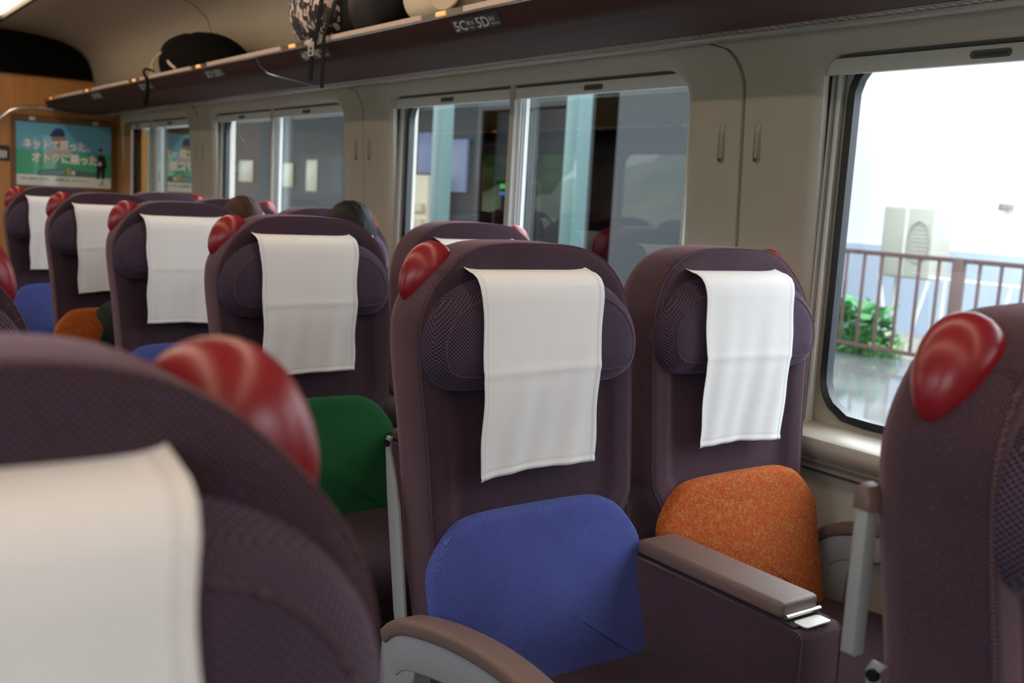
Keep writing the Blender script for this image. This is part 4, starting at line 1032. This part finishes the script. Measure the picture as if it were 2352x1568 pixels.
# low vents (the two small dark marks)
# plants at the foot of the railing
LEAF = noisy('leaf_green', (.12, .30, .06), (.30, .50, .14), 9, .6); LEAF2 = noisy('leaf_dark', (.06, .22, .08), (.12, .34, .12), 9, .5)
def plant(cx, cy, cz, R_, H_, n, size, m, label, seed):
    rnd = random.Random(seed); t = empty('leafy_plant', (cx, cy, cz), label, 'plant', 'plants beyond the railing')
    st = MB(); lf = MB()
    for k in range(n):
        a = rnd.uniform(0, 6.28); r = R_*math.sqrt(rnd.random()); h = H_*rnd.uniform(.25, 1); bx_, by_ = cx+math.cos(a)*r, cy+math.sin(a)*r; tx, ty = bx_+rnd.uniform(-.08, .08), by_+rnd.uniform(-.08, .08)
        st.tube([(bx_, by_, cz), (tx, ty, cz+h)], .004, 4, False)
        s = size*rnd.uniform(.6, 1.2); d = Vector((rnd.uniform(-1, 1), rnd.uniform(-1, 1), rnd.uniform(-.2, .7))).normalized(); w_ = d.cross(Vector((0, 0, 1))).normalized(); u = w_.cross(d); o = Vector((tx, ty, cz+h))
        lf.add([o, o+d*s*.35+w_*s*.32+u*s*.05, o+d*s*.8+w_*s*.22, o+d*s, o+d*s*.8-w_*s*.22, o+d*s*.35-w_*s*.32+u*s*.05, o+d*s*.5-u*s*.06], [[0, 1, 6], [1, 2, 6], [2, 3, 6], [3, 4, 6], [4, 5, 6], [5, 0, 6]])
    TP(st.build('stems', LEAF2), t); TP(lf.build('leaves', m, smooth=False), t)
for k, (ky, H_, lab, m, sz) in enumerate(((.762, .28, 'bushy light green plant left-most behind the railing', LEAF, .13), (.74, .30, 'light green plant with red-tinged leaves behind the railing', LEAF, .13), (.716, .50, 'taller plant with broad dark green leaves behind the railing', LEAF2, .26), (.690, .22, 'low green plant under the air conditioner', LEAF, .12))):
    plant(9.25, 9.25*ky, -1.35 if False else PR-.05, .26, H_, 110, sz, m, lab, 40+k)
tag(MB().box(8.95, 11.55, -8, 8.5, -1.35, PR-.02).build('bank', noisy('soil', (.30, .29, .26), (.42, .40, .36), 4, .9), smooth=False), kind='structure')

# station building under the added canopy
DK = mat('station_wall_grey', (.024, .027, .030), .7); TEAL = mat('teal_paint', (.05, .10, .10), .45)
t = empty('station_building', (7.5, 14, PR), 'dim grey station building seen through the large window', 'building')
XB = 7.2; d0, d1 = XB*1.27, XB*1.52; dz = Z(1.05)
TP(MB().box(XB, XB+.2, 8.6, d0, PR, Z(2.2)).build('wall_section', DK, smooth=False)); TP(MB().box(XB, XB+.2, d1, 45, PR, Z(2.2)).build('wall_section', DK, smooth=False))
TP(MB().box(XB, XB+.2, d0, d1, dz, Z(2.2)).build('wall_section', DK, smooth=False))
mb = MB().box(XB-.03, XB+.23, d0-.09, d0, PR, dz+.1).box(XB-.03, XB+.23, d1, d1+.09, PR, dz+.1).box(XB-.03, XB+.23, d0, d1, dz, dz+.12)
mb.box(XB-.02, XB+.1, XB*1.41, XB*1.425, PR, dz)
TP(mb.build('door_frame', mat('dark_frame', (.02, .02, .022), .5)))
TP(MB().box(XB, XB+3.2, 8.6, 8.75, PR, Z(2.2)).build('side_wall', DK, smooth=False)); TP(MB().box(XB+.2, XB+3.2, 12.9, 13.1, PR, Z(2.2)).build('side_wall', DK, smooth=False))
tag(MB().box(3.5, 10.6, 7.6, 46, Z(2.2), Z(2.35)).build('canopy', mat('canopy_dark', (.07, .07, .07), .8), smooth=False), 'unseen flat canopy added to shade the station side of the platform', 'canopy')  # roof out of view, added to block the sky and darken the station front
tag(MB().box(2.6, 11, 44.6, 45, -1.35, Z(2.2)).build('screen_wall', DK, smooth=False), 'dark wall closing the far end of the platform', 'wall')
for (yy, lab) in ((4.95*1.656, 'teal steel pillar left of the doorway seen through the large window'), (4.95*1.254, 'teal steel pillar in the right half of the large window'), (14.2, 'teal steel pillar farther down the platform'), (19.5, 'teal steel pillar far down the platform')):
    tag(MB().box(4.88, 5.02, yy-.075, yy+.075, PR, Z(2.2), .01).build('pillar', TEAL), lab, 'pillar', 'teal canopy pillars')
# notices, bench, vending machine
NB = mat('notice_blue', (.10, .13, .26), .5)
tag(MB().box(XB-.05, XB-.0, XB*1.665, XB*1.735, Z(.25), Z(.80), .005).build('notice', NB), 'blue notice on the station wall, left of the two', 'notice', 'blue notices')
tag(MB().box(XB-.05, XB-.0, XB*1.56, XB*1.65, Z(.02), Z(.70), .005).build('notice', mat('notice_pale_blue', (.14, .17, .27), .5)), 'paler blue notice on the station wall nearer the doorway', 'notice', 'blue notices')
t = empty('leaflet_rack', (6.9, 6.9*1.72, PR), 'cream leaflet rack against the station wall', 'rack')
TP(MB().box(6.85, 7.12, 6.9*1.69, 6.9*1.755, PR+.5, Z(.22), .01).build('cabinet', mat('rack_cream', (.48, .42, .30), .6)))
for k in range(4): TP(MB().box(6.78, 6.9, 6.9*1.695, 6.9*1.75, PR+.55+k*.2, PR+.66+k*.2, .004).build('tray', mat('rack_cream2', (.40, .34, .24), .6)))
t = empty('ticket_machine', (8.6, 12.3, PR), 'dark ticket machine with green and blue lit screens in the doorway', 'machine')
TP(MB().box(8.3, 8.7, 8.3*1.405, 8.3*1.475, PR, Z(.22), .03).build('cabinet', mat('machine_dark', (.012, .012, .014), .4)))
TP(MB().box(8.28, 8.30, 8.3*1.425, 8.3*1.455, Z(.11), Z(.17)).build('screen', mat('screen_green', (.05, .3, .05), .4, emit=(.1, .7, .15), es=.6)))
TP(MB().box(8.28, 8.30, 8.3*1.425, 8.3*1.455, Z(.02), Z(.06)).build('screen', mat('screen_blue', (.05, .1, .4), .4, emit=(.1, .2, .9), es=.6)))
for (k0, k1, z0, z1) in ((2.20, 2.26, -.10, .42), (2.34, 2.40, -.05, .36), (2.60, 2.70, .0, .40)):
    p = bpy.data.objects['station_building']
    o = MB().box(XB-.03, XB, XB*k0, XB*k1, Z(z0), Z(z1), .005).build('lit_window', mat('lit_pane', (.30, .27, .18), .4, emit=(1, .85, .5), es=.02)); o.parent = p; o.matrix_parent_inverse = Matrix.Translation(-Vector(p.location))
# beyond the doorway
t = empty('far_building', (17, 23, PR), 'white building with a red band seen through the station doorway', 'building')
TP(MB().box(15, 19, 18.5, 27, -1.3, Z(.35)).build('lower_wall', mat('band_white', (.7, .7, .7), .6), smooth=False)); TP(MB().box(14.95, 19, 18.5, 27, Z(.50), Z(.95)).build('red_band', mat('band_red', (.45, .02, .03), .6), smooth=False)); TP(MB().box(15, 19, 18.5, 27, Z(.35), Z(1.2)).build('upper_wall', mat('band_white2', (.75, .75, .75), .6), smooth=False))

def tree(x, y, z0, h, r, m, label, seed, grp):
    rnd = random.Random(seed); t = empty('tree', (x, y, z0), label, 'tree', grp)
    TP(MB().tube([(x, y, z0), (x+.1, y, z0+h*.4), (x, y+.1, z0+h*.75)], [.16, .12, .06], 8).build('trunk', mat('bark', (.10, .07, .05), .9)), t)
    mb = MB()
    for k in range(26):
        a = rnd.uniform(0, 6.28); q = r*math.sqrt(rnd.random())*.8; zz = z0+h*rnd.uniform(.38, .92); rr = r*rnd.uniform(.28, .48)
        bm = bmesh.new(); bmesh.ops.create_icosphere(bm, subdivisions=2, radius=rr)
        for v in bm.verts: v.co *= 1+rnd.uniform(-.16, .16)
        mb.frombm(bm, Matrix.Translation((x+math.cos(a)*q, y+math.sin(a)*q, zz)))
    TP(mb.build('crown', m, smooth=False), t)
TREEM = noisy('foliage', (.03, .10, .025), (.09, .20, .05), 3, .8)
for k, (x, y, h, r) in enumerate(((22, 24, 9, 3.5), (24, 34, 10, 4), (21, 44, 8, 3.2))): tree(x, y, -1.35, h, r, TREEM, 'green tree beyond the station doorway, %s' % ('nearest', 'middle', 'farthest')[k], 60+k, 'trees beyond the station')

# ================================================================== OUTSIDE, LEFT (seen as reflections and as daylight)
HILL = noisy('grass_hill', (.085, .105, .055), (.17, .185, .105), .35, .9)
n = 40; vs = []; fs = []
for j in range(n+1):
    for i in range(n+1):
        X_ = -14-40*j/n; Y_ = -20+90*i/n; vs.append((X_, Y_, -1.4+9.5*(1-math.exp(-((j/n)*2.2)))+.5*math.sin(i*.7)+.4*math.sin(j*.9+i*.3)))  # slope raised higher to hide sky and dim daylight from this side
for j in range(n):
    for i in range(n): a = j*(n+1)+i; fs.append([a, a+1, a+n+2, a+n+1])
tag(new_obj('hillside', vs, fs, HILL), 'grassy green hillside on the far side of the track', 'hill', kind='structure')
for k, (x, y, sx, sy, h) in enumerate(((-24, 12, 6, 7, 6.5), (-27, 24, 6, 9, 7), (-30, 2, 7, 8, 7), (-26, 38, 6, 9, 7))):
    t = empty('house', (x, y, 1), 'white house on the hillside, %s' % ('with a dark red roof', 'with a grey roof, wide', 'nearest behind the camera', 'farthest along the line')[k], 'house', 'houses on the hillside')
    TP(MB().box(x-sx/2, x+sx/2, y-sy/2, y+sy/2, 0, 1.5+h).build('wall', WB, smooth=False), t)
    TP(MB().prism([(x-sx/2-.4, 1.5+h), (x, 3.3+h), (x+sx/2+.4, 1.5+h)], y-sy/2-.3, y+sy/2+.3).build('roof', mat('roof_red' if k == 0 else 'roof_grey', (.25, .05, .05) if k == 0 else (.2, .2, .22), .7), smooth=False), t)
    for q in (-1, 1): TP(MB().box(x+sx/2, x+sx/2+.05, y+q*sy/4-.5, y+q*sy/4+.5, 2.2+h*.3, 3.3+h*.3).build('house_window', mat('dark_pane', (.05, .06, .08), .2), smooth=False), t)
for k, (x, y, h, r) in enumerate(((-18, 7, 5, 2), (-19, 18, 6, 2.4), (-17, 30, 5, 2))): tree(x, y, .0, h, r, TREEM, 'rounded tree on the hillside, %s' % ('nearest', 'middle', 'farthest')[k], 80+k, 'trees on the hillside')
